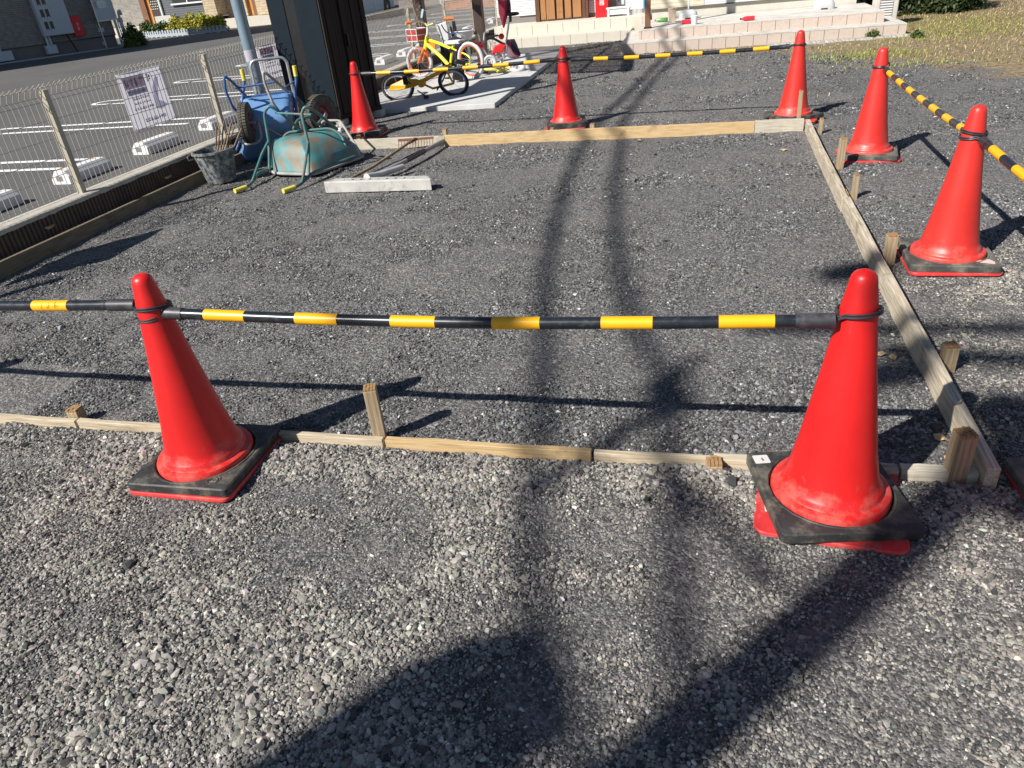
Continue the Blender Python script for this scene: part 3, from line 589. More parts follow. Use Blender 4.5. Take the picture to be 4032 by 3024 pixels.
# ------------------------------------------------------------------ ribbed wall and mesh fence
w = thing('ribbed_block_wall', 'low brown ribbed block wall with pale coping on the left edge of the lot', 'wall')
mb = MB(); y = -3.0; sec = []
while y < 17.9:
    for dy, dx in ((0, 0), (.004, .011), (.024, .011), (.028, 0), (.036, 0)): sec.append((-4.332+dx+random.uniform(-.0012, .0012), y+dy))
    y += .036
vs = []; fs = []
for i, (x, yy) in enumerate(sec): vs += [(x, yy, -.05), (x, yy, .193)]
fs = [(2*i, 2*i+2, 2*i+3, 2*i+1) for i in range(len(sec)-1)]; mb.add(vs, fs); mb.span((-4.47, -3, -.05), (-4.345, 17.9, .19)); obj('ribbed_face', mb, M['ribwall'], w)
mb = MB(); n = 420; vs = []
for i in range(n+1):
    yy = -3+20.9*i/n; j = random.uniform(-.004, .005); vs += [(-4.478, yy, .19), (-4.478, yy, .217), (-4.470, yy, .222), (-4.325, yy, .222), (-4.317+j*.3, yy, .217), (-4.316+j*.4, yy, .190+j)]
fs = [(i*6+k, i*6+k+1, (i+1)*6+k+1, (i+1)*6+k) for i in range(n) for k in range(5)]; mb.add(vs, fs); obj('coping', mb, M['coping'], w)
for ly, lz in ((3.93, .13), (5.23, .12)):
    mb = MB().add([(-4.315, ly, lz), (-4.27, ly+.05, lz+.012), (-4.28, ly+.065, lz-.005), (-4.30, ly+.02, lz-.02)], [(0, 1, 2, 3)]); tag(obj('dry_leaf', mb, bpy.data.materials['dry_leaf_tan']), 'curled tan leaf stuck on the ribbed wall '+('nearer the left edge' if ly < 4 else 'closer to the bucket'), 'leaf', 'leaves on the ribbed wall')
fx = -4.455
fen = thing('mesh_fence', 'welded wire mesh fence with beige square posts on the ribbed wall', 'fence', (fx, 4.45, 0))
posts = [-1.45, .5, 2.50, 4.46, 6.36, 8.2, 10.0, 11.75, 13.55, 15.35, 17.15]
for py in posts:
    m1 = MB().span((.0+.022, py-4.45-.022, .20), (.022+.044, py-4.45+.022, .925)); po = obj('post', m1, M['post'], fen, bevel=.003)
    m2 = MB().span((.020, py-4.45-.024, .9253), (.068, py-4.45+.024, .934)); obj('post_cap', m2, M['post'], po)
rows = [.255, .375, .495, .615, .735, .855, .945]
for a, b in zip(posts, posts[1:]):
    mb = MB(); y = a+.03
    while y < b:
        Y = y-4.45; mb.tube([(0, Y, .235), (0, Y, .86), (-.022, Y, .895), (.004, Y, .945), (.034, Y+.012, .972), (.050, Y+.020, .958), (.004, Y+.024, .944)], .0026, 4, caps=False); y += .0505
    for r in rows: mb.tube([(.004, a-4.45, r), (.004, b-4.45, r)], .0027, 4, caps=False)
    mb.tube([(.006, a-4.45, .857+.03), (.006, b-4.45, .887)], .0027, 4, caps=False)
    obj('mesh_panel', mb, M['wire'], fen)
def banner(y0, y1, z0, z1, name, label, seed=0, xo=-.012, tilt=0.0, prints=True):
    t = thing(name, label, 'banner', (fx+xo, y0, z0)); H = z1-z0; W_ = y1-y0
    mb = MB(); n = 10; vs = []
    for i in range(n+1):
        for j in range(n+1): u, v = i/n, j/n; vs.append((-.006*math.sin(u*5+v*3), u*W_+tilt*v, v*H+.004*math.sin(u*9)))
    mb.add(vs, [(i*(n+1)+j, (i+1)*(n+1)+j, (i+1)*(n+1)+j+1, i*(n+1)+j+1) for i in range(n) for j in range(n)]); obj('vinyl_sheet', mb, M['banner'], t)
    obj('edge_rope', MB().tube([(.003, 0, 0), (.003, tilt, H), (.003, W_+tilt, H)], .0045, 6), M['white_plastic'], t)
    def patch(u0, v0, u1, v1, m, nm):
        q = MB(); q.span((.006, u0*W_+.005, v0*H), (.0075, u1*W_, v1*H)); obj(nm, q, M[m], t)
    def glyphs(u0, v0, u1, v1, k, m, nm):
        q = MB(); rr = random.Random(seed+k); cw = (u1-u0)/k
        for i in range(k):
            a = u0+cw*(i+.12); b = u0+cw*(i+.88)
            for _ in range(3): v = rr.uniform(v0, v1-.02); q.span((.0076, a*W_, v*H), (.0086, b*W_, (v+(v1-v0)*.14)*H))
            for _ in range(2): u = rr.uniform(a, b-.02); q.span((.0076, u*W_, v0*H), (.0087, (u+cw*.16)*W_, v1*H))
        obj(nm, q, M[m], t)
    if prints:
        patch(.07, .72, .55, .93, 'banner_pink', 'faded_print'); glyphs(.09, .75, .53, .90, 4, 'banner', 'faded_writing')
        patch(.10, .61, .54, .71, 'banner_blue', 'faded_print'); glyphs(.12, .63, .52, .69, 6, 'banner', 'faded_writing')
        glyphs(.18, .52, .55, .57, 7, 'banner_blue', 'faded_writing'); glyphs(.18, .44, .55, .48, 7, 'banner_pink', 'faded_writing'); glyphs(.14, .34, .60, .39, 8, 'banner_pink', 'faded_writing')
        q = MB(); q.add([(.006, W_*a, H*b) for a, b in ((.62, .30), (.74, .25), (.93, .30), (.86, .36), (.74, .42), (.80, .62), (.88, .82), (.80, .84), (.68, .66), (.66, .5))], [tuple(range(10))]); obj('faded_print', q, M['banner_blue'], t)
        glyphs(.60, .78, .70, .92, 2, 'banner_blue', 'faded_writing'); glyphs(.30, .10, .80, .17, 8, 'banner_blue', 'faded_writing')
    q = MB()
    for u in (.03, .5, .97):
        for v in (.04, .95): q.disc((.008, u*W_, v*H), (1, 0, 0), .007, .003, 10)
    obj('eyelets', q, M['white_plastic'], t)
    return t
banner(5.26, 5.80, .485, .915, 'vinyl_banner', 'faded lilac banner with pink and blue print tied to the mesh fence')
banner(7.36, 7.95, .56, .885, 'vinyl_banner', 'pink printed banner on the fence behind the steel pole', 5)
t = banner(2.72, 3.32, .56, 1.06, 'vinyl_banner', 'banner on the near stretch of fence beyond the left edge', 9, prints=False)

# ------------------------------------------------------------------ steel sleeve pole
t = thing('utility_pole_sleeve', 'blue grey steel pole rising between the fence and the wheelbarrows', 'pole', (-4.235, 6.88, 0))
obj('pole_shaft', MB().cyl((0, 0, -.1), (-.06, 0, 4.2), .056, n=28), M['pipe'], t, smooth=True)
obj('wrapped_tape', MB().tube([(-.010, 0, .80), (-.012, 0, .90)], .0578, 28), M['banner'], t, smooth=True)
# white edged sign tube left of the shed
t = thing('dark_shed', 'tall dark steel storage shed with slate side and brown door panels', 'shed', (-3.85, 7.70, 0))
S0 = [(-.57, 0), (0, 0), (.25, .55), (-.30, .62)]
mb = MB(); mb.prism([(-.58, .012), (-.004, .012), (.242, .548), (-.32, .62)], .09, 2.1); obj('core', mb, M['dark_brown'], t)
mb = MB(); mb.span((-.575, -.004, .10), (-.385, .011, 2.1)); mb.span((-.265, -.006, .10), (-.006, .011, 2.1)); obj('side_panel', mb, M['shed_blue'], t, bevel=.004)
mb = MB(); mb.span((-.385, .004, .10), (-.265, .0115, 2.1)); obj('black_strip', mb, M['black'], t)  # plain black strip set between the two side panels
ex = Vector((.25, .55, 0)); ex.normalize(); ang = math.atan2(ex.y, ex.x)
def onface(s0, s1, d0, d1, z0, z1):
    c = ex*((s0+s1)/2)+Vector((ex.y, -ex.x, 0))*((d0+d1)/2); return (c.x, c.y, (z0+z1)/2), (s1-s0, d1-d0, z1-z0)
for nm, s0, s1, d1, m in (('corner_post', .0, .045, .014, 'shed_brown'), ('door_panel', .06, .225, .010, 'shed_brown'), ('door_panel', .265, .40, .010, 'shed_brown'), ('door_panel', .415, .53, .010, 'shed_brown'), ('end_post', .545, .602, .018, 'shed_brown')):
    c, d = onface(s0, s1, -.004, d1, .12, 2.1); mb = MB(); mb.box(c, d, ang)
    if nm == 'door_panel':
        c, d = onface(s0+(s1-s0)*.55, s0+(s1-s0)*.60, .0101, .0135, .14, 2.08); mb.box(c, d, ang); c, d = onface(s0+(s1-s0)*.82, s0+(s1-s0)*.85, .0101, .0135, .14, 2.08); mb.box(c, d, ang)
    obj(nm, mb, M[m], t, bevel=.002)
c, d = onface(.275, .295, .011, .04, .78, .90); mb = MB(); mb.box(c, d, ang); obj('door_handle', mb, M['black'], t, bevel=.003)
c, d = onface(-.01, .61, -.01, .022, .075, .118); mb = MB(); mb.box(c, d, ang); obj('sill', mb, M['dark_brown'], t, bevel=.002)
mb = MB(); mb.box((-.28, .3, 2.13), (.75, .85, .06)); obj('roof', mb, M['dark_brown'], t)
for i, (bx, by) in enumerate(((-3.90, 7.78), (-3.63, 8.24), (-4.36, 7.80))):
    tag(obj('concrete_block', MB().span((bx-.07, by-.07, -.02), (bx+.07, by+.07, .074)), M['conc'], bevel=.004), ['concrete block under the near corner of the dark shed', 'concrete block under the far door corner of the dark shed', 'concrete block under the fence side of the dark shed'][i], 'concrete block', 'blocks under the dark shed')
tag(obj('concrete_block', MB().span((-3.80, 7.36, 0), (-3.70, 7.43, .05)), M['white_stop'], bevel=.006), 'small white block on the gravel between green wheelbarrow and shed', 'block')

# ------------------------------------------------------------------ wheel stops and parking lines
def wheel_stop(y0, label, x0=-5.82, w=.21, L=.56, proto=[None]):
    if proto[0] is None:
        t = thing('wheel_stop', label, 'wheel stop', (x0, y0, 0), 0, 'white wheel stops in the car park')
        prof = [(0, 0), (w, 0), (w, .075), (w-.045, .118), (.055, .118), (0, .05)]
        mb = MB(); n = len(prof); ys = [(0, 0), (.012, 1), (L-.012, 1), (L, 0)]; vs = []
        for yy, k in ys:
            for px, pz in prof: q = 1 if k else .94; vs.append(((px-w/2)*q+w/2, yy, pz*q))
        mb.add(vs, [(i*n+k, (i+1)*n+k, (i+1)*n+(k+1) % n, i*n+(k+1) % n) for i in range(3) for k in range(n)]+[tuple(range(n)), tuple(3*n+k for k in range(n))[::-1]])
        obj('stop_body', mb, M['white_stop'], t)
        for yy in (.05, L-.10): obj('reflector', MB().span((.060, yy, .1185), (.095, yy+.04, .1200)), M['yellow_refl'], t)
        obj('bolt_recess', MB().span((.06, -.002, .03), (.13, .001, .075)), M['plinth'], t); proto[0] = t; return t
    t = copy_tree(proto[0]); t.location = (x0, y0, 0); t['label'] = label; return t
stops = [(2.28, 'white wheel stop hidden left of the picture, farther of its pair'), (3.38, 'white wheel stop just outside the left edge'), (4.47, 'white wheel stop cut by the left edge beyond the fence'), (5.59, 'white wheel stop behind the nearer fence post'), (6.71, 'white wheel stop right below the lilac banner'), (7.90, 'white wheel stop behind the second fence post near the bucket'),
         (9.0, 'white wheel stop hidden behind the shed, nearer'), (10.1, 'white wheel stop hidden behind the shed, farther'), (11.2, 'white wheel stop seen just right of the shed, cut by it'), (13.40, 'white wheel stop right of the shed at the fence foot'), (14.52, 'white wheel stop behind the brown pillar foot and bicycle basket'), (15.6, 'white wheel stop behind the yellow bicycle handlebar'), (17.9, 'white wheel stop behind the white box, nearer'), (19.0, 'white wheel stop behind the white box, farther'), (20.3, 'white wheel stop left of the dark square post'), (21.4, 'white wheel stop touching the dark square post'), (23.0, 'white wheel stop right of the dark square post'), (24.3, 'farthest white wheel stop beside the maroon canopy')]
for yy, lb in stops: wheel_stop(yy, lb)
for i in range(-1, 12):
    yc = 6.42+2.2*i; h = .19; w = .045; xa, xb = -6.33, -9.55; mb = MB(); out = [(xa, yc-h-w), (xb, yc-h-w)]; inn = [(xa, yc-h+w), (xb, yc-h+w)]
    for k in range(1, 12):
        a = -math.pi/2-math.pi*k/12; out.append((xb+(h+w)*math.cos(a)*1.0, yc+(h+w)*math.sin(a))); inn.append((xb+(h-w)*math.cos(a), yc+(h-w)*math.sin(a)))
    out += [(xb, yc+h+w), (xa, yc+h+w)]; inn += [(xb, yc+h-w), (xa, yc+h-w)]; n = len(out)
    mb.add([(x, y, .001) for x, y in out]+[(x, y, .001) for x, y in inn], [(k, k+1, k+1+n, k+n) for k in range(n-1)]); struct('parking_line', mb, M['marking'])

# ------------------------------------------------------------------ bucket with rods
t = thing('mortar_bucket', 'cement smeared black rubber bucket by the ribbed wall', 'bucket', (-3.975, 5.52, 0)); t.rotation_euler = (.0, -.03, 0)
obj('bucket_shell', MB().lathe([(.0005, .006), (.118, .005), (.122, .02), (.165, .245), (.178, .250), (.178, .268), (.160, .270), (.156, .245), (.116, .03), (.0005, .028)], n=40), M['bucket'], t, smooth=True)
obj('handle', MB().tube(cr([(-.17, -.02, .252), (-.205, -.07, .24), (-.19, -.09, .21), (-.165, -.05, .215)], 5), .008, 8), M['rubber'], t, smooth=True)
obj('handle', MB().tube(cr([(.16, .05, .255), (.19, .03, .24), (.17, .0, .222)], 5), .008, 8), M['rubber'], t, smooth=True)
rods = [(.02, .05, .10, .12, .50), (.05, .02, .16, .10, .52), (.04, .07, .22, .06, .56), (.07, .05, .28, .12, .49), (.09, .03, .30, .05, .55), (.06, .0, .21, .14, .44), (.10, .06, .34, .10, .47), (.03, -.01, .12, .16, .40)]
rl = ['leftmost and steep', 'second from the left', 'tall, in the middle', 'short, with split tip', 'longest, leaning right', 'short, in front', 'rightmost, leaning to the blue wheelbarrow', 'lowest, broken']
for (x, y, lx, ly, h), lb in zip(rods, rl):
    tag(obj('wooden_rod', MB().tube([(-3.975+x*.8-.10, 5.50+y-.03, .04), (-3.975+x*.8-.08+lx*.4, 5.50+y+ly*.4, .04+h*.45), (-3.975+x*.8-.08+lx*.72, 5.50+y+ly*.7, .04+h*.78)], [.0065, .007, .0055], 6), M['rod']), 'rusty brown stick in the bucket, '+lb, 'stick', 'sticks standing in the bucket')

# ------------------------------------------------------------------ blue wheelbarrow standing on its nose
Wd = Vector((.86, .5, 0)).normalized(); Nd = Vector((.5, -.86, 0)).normalized(); P0 = Vector((-3.98, 6.35, 0))
def B(w, n, z): return P0+Wd*w+Nd*n+Vector((0, 0, z))
t = thing('blue_wheelbarrow', 'blue wheelbarrow stood upright on its nose with yellow grips in the air', 'wheelbarrow'); OB = t
rows_ = []
# tray: rim rings (z from top to nose) -> underside bulging towards the camera
prof = [(.545, -.135, .335, .00), (.535, -.125, .330, .05), (.46, -.13, .325, .19), (.40, -.135, .315, .245), (.36, -.145, .31, .262), (.33, -.15, .30, .262), (.25, -.18, .28, .205), (.13, -.23, .27, .13), (.05, -.29, .24, .075), (.0, -.31, .22, .05)]
vs = []; nn = 18
for z, wl, wr_, bd in prof:
    for i in range(nn+1):
        u = i/nn; w = wl+(wr_-wl)*u; e = min(u, 1-u)*2; bulge = bd*(1-(1-min(1, e*2.6))**3); vs.append(B(w, bulge, z-.012*math.sin(u*math.pi)*(1 if z < .05 else 0)))
mb = MB().add(vs, [(r*(nn+1)+i, r*(nn+1)+i+1, (r+1)*(nn+1)+i+1, (r+1)*(nn+1)+i) for r in range(len(prof)-1) for i in range(nn)])
tr = obj('tray', mb, M['blue'], t, smooth=True); sm = tr.modifiers.new('s', 'SOLIDIFY'); sm.thickness = .004
obj('tray_rim', MB().tube(rnd_path([B(.335, -.01, .30), B(.335, -.01, .555), B(-.135, -.01, .555), B(-.185, -.01, .26), B(-.335, .0, .04), B(-.28, .02, .005), B(.20, .05, -.0), B(.26, .0, .10), B(.335, -.01, .35)], .05), .010, 8), M['blue_tube'], t, smooth=True)
for s, pts in (('l', [(-.058, 0, .745), (-.058, 0, .69), (-.11, .01, .56), (-.15, .05, .44), (-.20, .10, .33), (-.20, .20, .26)]), ('r', [(.40, 0, .71), (.395, .0, .64), (.355, .01, .54), (.335, .03, .40), (.30, .10, .26), (.22, .16, .15)])):
    h = obj('handle_tube', MB().tube(rnd_path([B(*p) for p in pts], .03), .0135, 10), M['blue_tube'], t, smooth=True)
    a, b = (B(-.058, 0, .79), B(-.058, 0, .695)) if s == 'l' else (B(.402, 0, .765), B(.399, 0, .675))
    obj('grip', MB().tube([a, b], .0185, 12), M['grip'], h, smooth=True)
obj('leg', MB().tube(rnd_path([B(-.155, .14, .42), B(-.205, .22, .52), B(-.225, .25, .66), B(-.205, .25, .775), B(-.165, .2, .735), B(-.07, .05, .56)], .03), .0125, 10), M['blue_tube'], t, smooth=True)
obj('leg', MB().tube(rnd_path([B(.18, .24, .43), B(.145, .25, .50), B(.115, .25, .68), B(.125, .25, .775), B(.165, .24, .735), B(.30, .06, .555)], .03), .0125, 10), M['grey_tube'], t, smooth=True)
obj('crossbar', MB().tube([B(-.15, .13, .655), B(.205, .16, .665)], .009, 8), M['blue_tube'], t, smooth=True)
obj('brace', MB().tube([B(.25, .08, .59), B(.375, .0, .635)], .006, 8), M['blue_tube'], t, smooth=True)
def barrow_wheel(c, ax, R_, parent, tw=.042, rimcol='redhub'):
    c = Vector(c); ax = Vector(ax).normalized(); q = ax.to_track_quat('Z', 'Y').to_matrix()
    wt = bpy.data.objects.new('wheel', None); COL.objects.link(wt); wt.parent = parent; wt.location = c
    prof = [(R_-.085, -tw*.72), (R_-.055, -tw), (R_-.028, -tw*1.02), (R_-.008, -tw*.72), (R_, -tw*.30), (R_, tw*.30), (R_-.008, tw*.72), (R_-.028, tw*1.02), (R_-.055, tw), (R_-.085, tw*.72)]
    m1 = MB().lathe(prof, n=48, R=q)
    for k in range(44):                                   # tread lugs
        a = 2*math.pi*k/44
        for sgn in (-1, 1):
            p = Vector((math.cos(a+.04*sgn)*(R_+.001), math.sin(a+.04*sgn)*(R_+.001), sgn*tw*.42)); rot = q@Matrix.Rotation(a+.04*sgn, 3, 'Z'); m1.box(q@p, (.007, R_*.10, tw*.62), R=rot)
    obj('tyre', m1, M['tyre'], wt, smooth=True)
    obj('rim', MB().lathe([(.0005, .012), (.03, .014), (.035, .020), (R_-.105, .010), (R_-.095, tw*.6), (R_-.083, tw*.74), (R_-.083, -tw*.74), (R_-.095, -tw*.6), (R_-.105, -.01), (.035, -.02), (.0005, -.012)], n=36, R=q), M[rimcol], wt, smooth=True)
    obj('axle', MB().cyl(-ax*(tw+.035), ax*(tw+.035), .009, n=10), M['grey_tube'], wt, smooth=True); return wt
barrow_wheel(B(-.115, .33, .385), (.95, .32, -.06), .168, t, .044)
obj('wheel_guard', MB().tube(rnd_path([B(-.22, .20, .29), B(-.215, .30, .24), B(-.17, .40, .215), B(-.07, .42, .215), B(-.02, .34, .245), B(-.02, .30, .37), B(.0, .18, .36)], .035), .0115, 10), M['grey_tube'], t, smooth=True)
obj('axle_bracket', MB().beam(B(-.025, .31, .40), B(.03, .16, .24), .05, .006), M['grey_tube'], t)
obj('frame_strut', MB().tube([B(.0, .25, .34), B(.22, .20, .16)], .009, 8), M['grey_tube'], t, smooth=True)

# silver hoop
t = thing('steel_hoop', 'shiny bent steel pipe hoop rising behind the blue wheelbarrow', 'hoop', (-3.97, 6.70, 0))
obj('hoop_pipe', MB().tube(rnd_path([(-.15, -.09, .0), (-.145, -.085, .825), (.145, .08, .825), (.14, .08, .0)], .07, 8), .0135, 12), M['steel'], t, smooth=True)

# ------------------------------------------------------------------ green wheelbarrow upside down
t = thing('green_wheelbarrow', 'rust stained teal wheelbarrow turned upside down on the gravel', 'wheelbarrow'); z0 = .03
# tray: half barrel, rim down
rim = [(-3.61, 5.76), (-3.56, 5.66), (-3.46, 5.60), (-3.18, 5.545), (-3.11, 5.56), (-3.04, 5.70), (-2.93, 6.02), (-2.92, 6.12), (-3.00, 6.22), (-3.22, 6.30), (-3.38, 6.27), (-3.50, 6.10)]
def ring(s, z, dx=0, dy=0):
    cx = sum(p[0] for p in rim)/12; cy = sum(p[1] for p in rim)/12; return [(cx+dx+(x-cx)*s[0], cy+dy+(y-cy)*s[1], z) for x, y in rim]
Ls = [ring((1, 1), .03), ring((.97, .95), .05), ring((.92, .86), .14, -.01), ring((.78, .74), .22, -.05), ring((.66, .60), .268, -.07), ring((.44, .42), .285, -.08), ring((.02, .02), .288, -.08)]
def smooth_ring(L):
    P = [Vector(p) for p in L]; P2 = P[-1:]+P+P[:2]; out = []
    for i in range(1, len(P)+1):
        p0, p1, p2, p3 = P2[i-1], P2[i], P2[i+1], P2[i+2]
        for j in range(4):
            q = j/4; out.append(.5*((2*p1)+(-p0+p2)*q+(2*p0-5*p1+4*p2-p3)*q*q+(-p0+3*p1-3*p2+p3)*q**3))
    return out
Ls = [smooth_ring(L) for L in Ls]; nr = len(Ls[0]); mb = MB().add([p for L in Ls for p in L], [(a*nr+i, a*nr+(i+1) % nr, (a+1)*nr+(i+1) % nr, (a+1)*nr+i) for a in range(len(Ls)-1) for i in range(nr)])
tr = obj('tray', mb, M['teal'], t, smooth=True); sm = tr.modifiers.new('s', 'SOLIDIFY'); sm.thickness = .004
obj('tray_rim', MB().tube(Ls[0], .0125, 8, closed=True), M['grey_tube'], t, smooth=True)
for s in (0, 1):
    pts = [(-3.56, 5.19, .022), (-3.57, 5.34, .03), (-3.60, 5.50, .065), (-3.60, 5.68, .05), (-3.52, 5.95, .045)] if s == 0 else [(-3.10, 5.15, .022), (-3.08, 5.26, .03), (-3.05, 5.42, .07), (-3.02, 5.62, .065), (-2.93, 5.98, .06)]
    h = obj('handle_tube', MB().tube(rnd_path(pts, .05), .0135, 10), M['teal_tube'], t, smooth=True)
    a, b = (((-3.60, 5.115, .022), (-3.555, 5.215, .024)) if s == 0 else ((-3.145, 5.075, .022), (-3.095, 5.175, .024)))
    obj('grip', MB().tube([a, b], .019, 12), M['grip'], h, smooth=True)
obj('leg', MB().tube(rnd_path([(-3.59, 5.66, .04), (-3.57, 5.73, .26), (-3.56, 5.75, .50), (-3.50, 5.76, .555), (-3.45, 5.80, .50), (-3.42, 6.03, .30)], .035), .0125, 10), M['teal_tube'], t, smooth=True)
obj('leg', MB().tube(rnd_path([(-3.08, 5.40, .05), (-3.12, 5.58, .26), (-3.145, 5.62, .50), (-3.10, 5.63, .555), (-3.05, 5.68, .50), (-3.03, 5.96, .30)], .035), .0125, 10), M['teal_tube'], t, smooth=True)
obj('brace', MB().tube([(-3.575, 5.34, .03), (-3.58, 5.60, .20), (-3.57, 5.72, .27)], .011, 8), M['teal_tube'], t, smooth=True)
obj('brace', MB().tube([(-3.075, 5.27, .04), (-3.09, 5.42, .16), (-3.12, 5.58, .28)], .011, 8), M['teal_tube'], t, smooth=True)
obj('crossbar', MB().tube([(-3.48, 5.80, .485), (-3.08, 5.68, .475)], .0085, 8), M['teal_tube'], t, smooth=True)
obj('frame_rail', MB().tube(rnd_path([(-3.55, 5.86, .22), (-3.50, 5.93, .30), (-3.12, 6.02, .30), (-3.03, 6.02, .24), (-2.99, 5.98, .14)], .05), .0115, 10), M['teal_tube'], t, smooth=True)
wc_ = (-3.47, 6.56, .325); barrow_wheel(wc_, (.93, -.30, 0.0), .176, t, .046)
obj('wheel_fork', MB().tube(rnd_path([(-3.50, 6.05, .30), (-3.50, 6.16, .36), (-3.43, 6.26, .37), (-3.40, 6.30, .28), (-3.42, 6.5, .31)], .04), .0115, 10), M['teal_tube'], t, smooth=True)
obj('wheel_guard', MB().tube(rnd_path([(-3.40, 6.36, .25), (-3.38, 6.40, .30), (-3.22, 6.42, .29), (-3.17, 6.38, .24), (-2.96, 6.18, .04)], .03), .0115, 10), M['grey_tube'], t, smooth=True)
obj('axle_bracket', MB().beam((-3.405, 6.545, .34), (-3.40, 6.44, .27), .008, .05), M['grey_tube'], t)

# ------------------------------------------------------------------ asphalt lute and rake
t = thing('screed_lute', 'aluminium lute with a row of holes and grey tube handle lying on the gravel', 'lute', (-2.34, 5.1, 0)); mb = MB()
L2 = .43
front = [(-L2, .005), (L2, .005), (L2, .075), (L2-.0, .082), (-L2, .082), (-L2-.0, .075)]
mb.add([(x, -.045, z) for x, z in front]+[(x, -.038, z) for x, z in front], [(0, 1, 2, 3, 4, 5), (11, 10, 9, 8, 7, 6)]+[(i, i+6, (i+1) % 6+6, (i+1) % 6) for i in range(6)])
holes = [(-.28+.07*i) for i in range(9)]
top = [(-L2, -.040), (L2, -.040), (L2-.06, .055), (-L2+.06, .055)]
mb.prism(top, .0825, .0875); obj('blade', mb, M['alu'], t, bevel=.001)
mb = MB()
for i, hx in enumerate(holes): mb.disc((hx, .005, .0878), (0, 0, 1), .011 if i in (1, 2, 3, 5, 6, 7) else .006, .0012, 12)
obj('holes', mb, M['black'], t)
obj('socket', MB().tube([(-.12, .06, .085), (-.08, .25, .06), (.02, .47, .06)], [.03, .024, .021], 12), M['alu'], t, smooth=True)
hd = obj('handle', MB().tube([(-.12, .30, .05), (-.03, .60, .06), (.06, 1.50, .045)], .019, 14), M['grey_pipe'], t, smooth=True)
obj('tape_wrap', MB().tube([(-.024, .66, .0588), (.012, 1.02, .0525)], .0205, 14), M['black_tape'], hd, smooth=True)
obj('handle_cap', MB().tube([(.059, 1.49, .045), (.063, 1.54, .045)], .0215, 14), M['black_tape'], hd, smooth=True)
t = thing('garden_rake', 'rusty comb rake with wooden handle lying behind the lute', 'rake', (-2.52, 6.44, 0)); t.rotation_euler = (0, 0, 0)
mb = MB(); mb.beam((-.17, .0, .085), (.17, .02, .092), .006, .022)
for i in range(13):
    x = -.165+.33*i/12; mb.tube([(x, .0, .082), (x+.004, -.02, .05), (x+.002, -.055, .004)], [.0035, .003, .002], 5)
obj('comb', mb, M['rust'], t); obj('handle', MB().tube([(-.01, .0, .095), (-.04, -.20, .075), (-.12, -.72, .035), (-.20, -1.10, .02)], .0125, 10), M['handle_wood'], t, smooth=True)
obj('ferrule', MB().tube([(.0, .01, .09), (-.02, -.10, .085)], .015, 10), M['rust'], t, smooth=True)

# ------------------------------------------------------------------ slab and bicycles
mb = MB(); mb.span((-4.30, 8.36, -.03), (-2.26, 13.2, .05)); tag(obj('concrete_slab', mb, M['slab'], bevel=.006), kind='structure')
def spoke_wheel(parent, c, ax, R_, tyre_m, rim_m, tr=.02, ns=14, name='wheel'):
    c = Vector(c); ax = Vector(ax).normalized(); wt = bpy.data.objects.new(name, None); COL.objects.link(wt); wt.parent = parent; wt.location = c
    obj('tyre', MB().torus((0, 0, 0), ax, R_-tr, tr, 40, 10), M[tyre_m], wt, smooth=True)
    obj('rim', MB().torus((0, 0, 0), ax, R_-tr*2.1, tr*.55, 36, 8), M[rim_m], wt, smooth=True)
    a = ax.orthogonal().normalized(); b = ax.cross(a); mb = MB()
    for k in range(ns):
        q = 2*math.pi*k/ns; mb.tube([ax*(.02 if k % 2 else -.02), (a*math.cos(q)+b*math.sin(q))*(R_-tr*2)], .0016, 4)
    mb.cyl(-ax*.03, ax*.03, .014, n=10); obj('spokes', mb, M['steel'], wt); return wt
# yellow bicycle: plane (s,z) from A to B
A_ = Vector((-4.1, 11.0, 0)); Bv = Vector((-3.3, 10.6, 0)); ds = (Bv-A_).normalized(); nv = Vector((ds.y, -ds.x, 0))
def Y(s, z, n=0): return A_+ds*s+nv*n+Vector((0, 0, z))
t = thing('yellow_bicycle', 'lemon yellow child bicycle with white tyres, red basket and training wheel', 'bicycle'); YB = t
spoke_wheel(t, Y(.06, .255), nv+ds*.35, .215, 'tyre_white', 'rim_red', .024); spoke_wheel(t, Y(1.09, .275), nv, .245, 'tyre_white', 'rim_red', .024)
fr = MB(); fr.tube([Y(.22, .44), Y(.295, .60)], .028, 12); fr.tube([Y(.28, .555), Y(.52, .50), Y(.74, .43)], .020, 10); fr.tube([Y(.25, .50), Y(.50, .34), Y(.67, .20)], .026, 10); fr.tube([Y(.80, .50), Y(.75, .40), Y(.67, .18)], .017, 10)
fr.tube(rnd_path([Y(.76, .43), Y(1.03, .35), Y(1.09, .30), Y(1.08, .25)], .04), .010, 8); fr.tube([Y(.67, .18), Y(1.08, .24)], .010, 8)
obj('frame', fr, M['yellow'], t, smooth=True)
obj('frame_gusset', MB().add([Y(.27, .54, .004), Y(.44, .51, .004), Y(.41, .42, .004), Y(.27, .54, -.004), Y(.44, .51, -.004), Y(.41, .42, -.004)], [(0, 1, 2), (5, 4, 3), (0, 3, 4, 1), (1, 4, 5, 2), (2, 5, 3, 0)]), M['orange'], t)
obj('fork', MB().tube([Y(.24, .47, .0), Y(.20, .42, .03), Y(.07, .245, .045)], .014, 10).tube([Y(.20, .42, -.03), Y(.07, .245, -.045)], .014, 10), M['orange'], t, smooth=True)
def arc(c, r, a0, a1, w, n=14):
    mb = MB(); vs = []
    for i in range(n+1):
        a = math.radians(a0+(a1-a0)*i/n)
        for k in (-1, 0, 1): vs.append(Y(c[0]+(r-.004*abs(k))*math.cos(a), c[1]+(r-.006*abs(k))*math.sin(a), k*w))
    return mb.add(vs, [(i*3+k, (i+1)*3+k, (i+1)*3+k+1, i*3+k+1) for i in range(n) for k in (0, 1)])
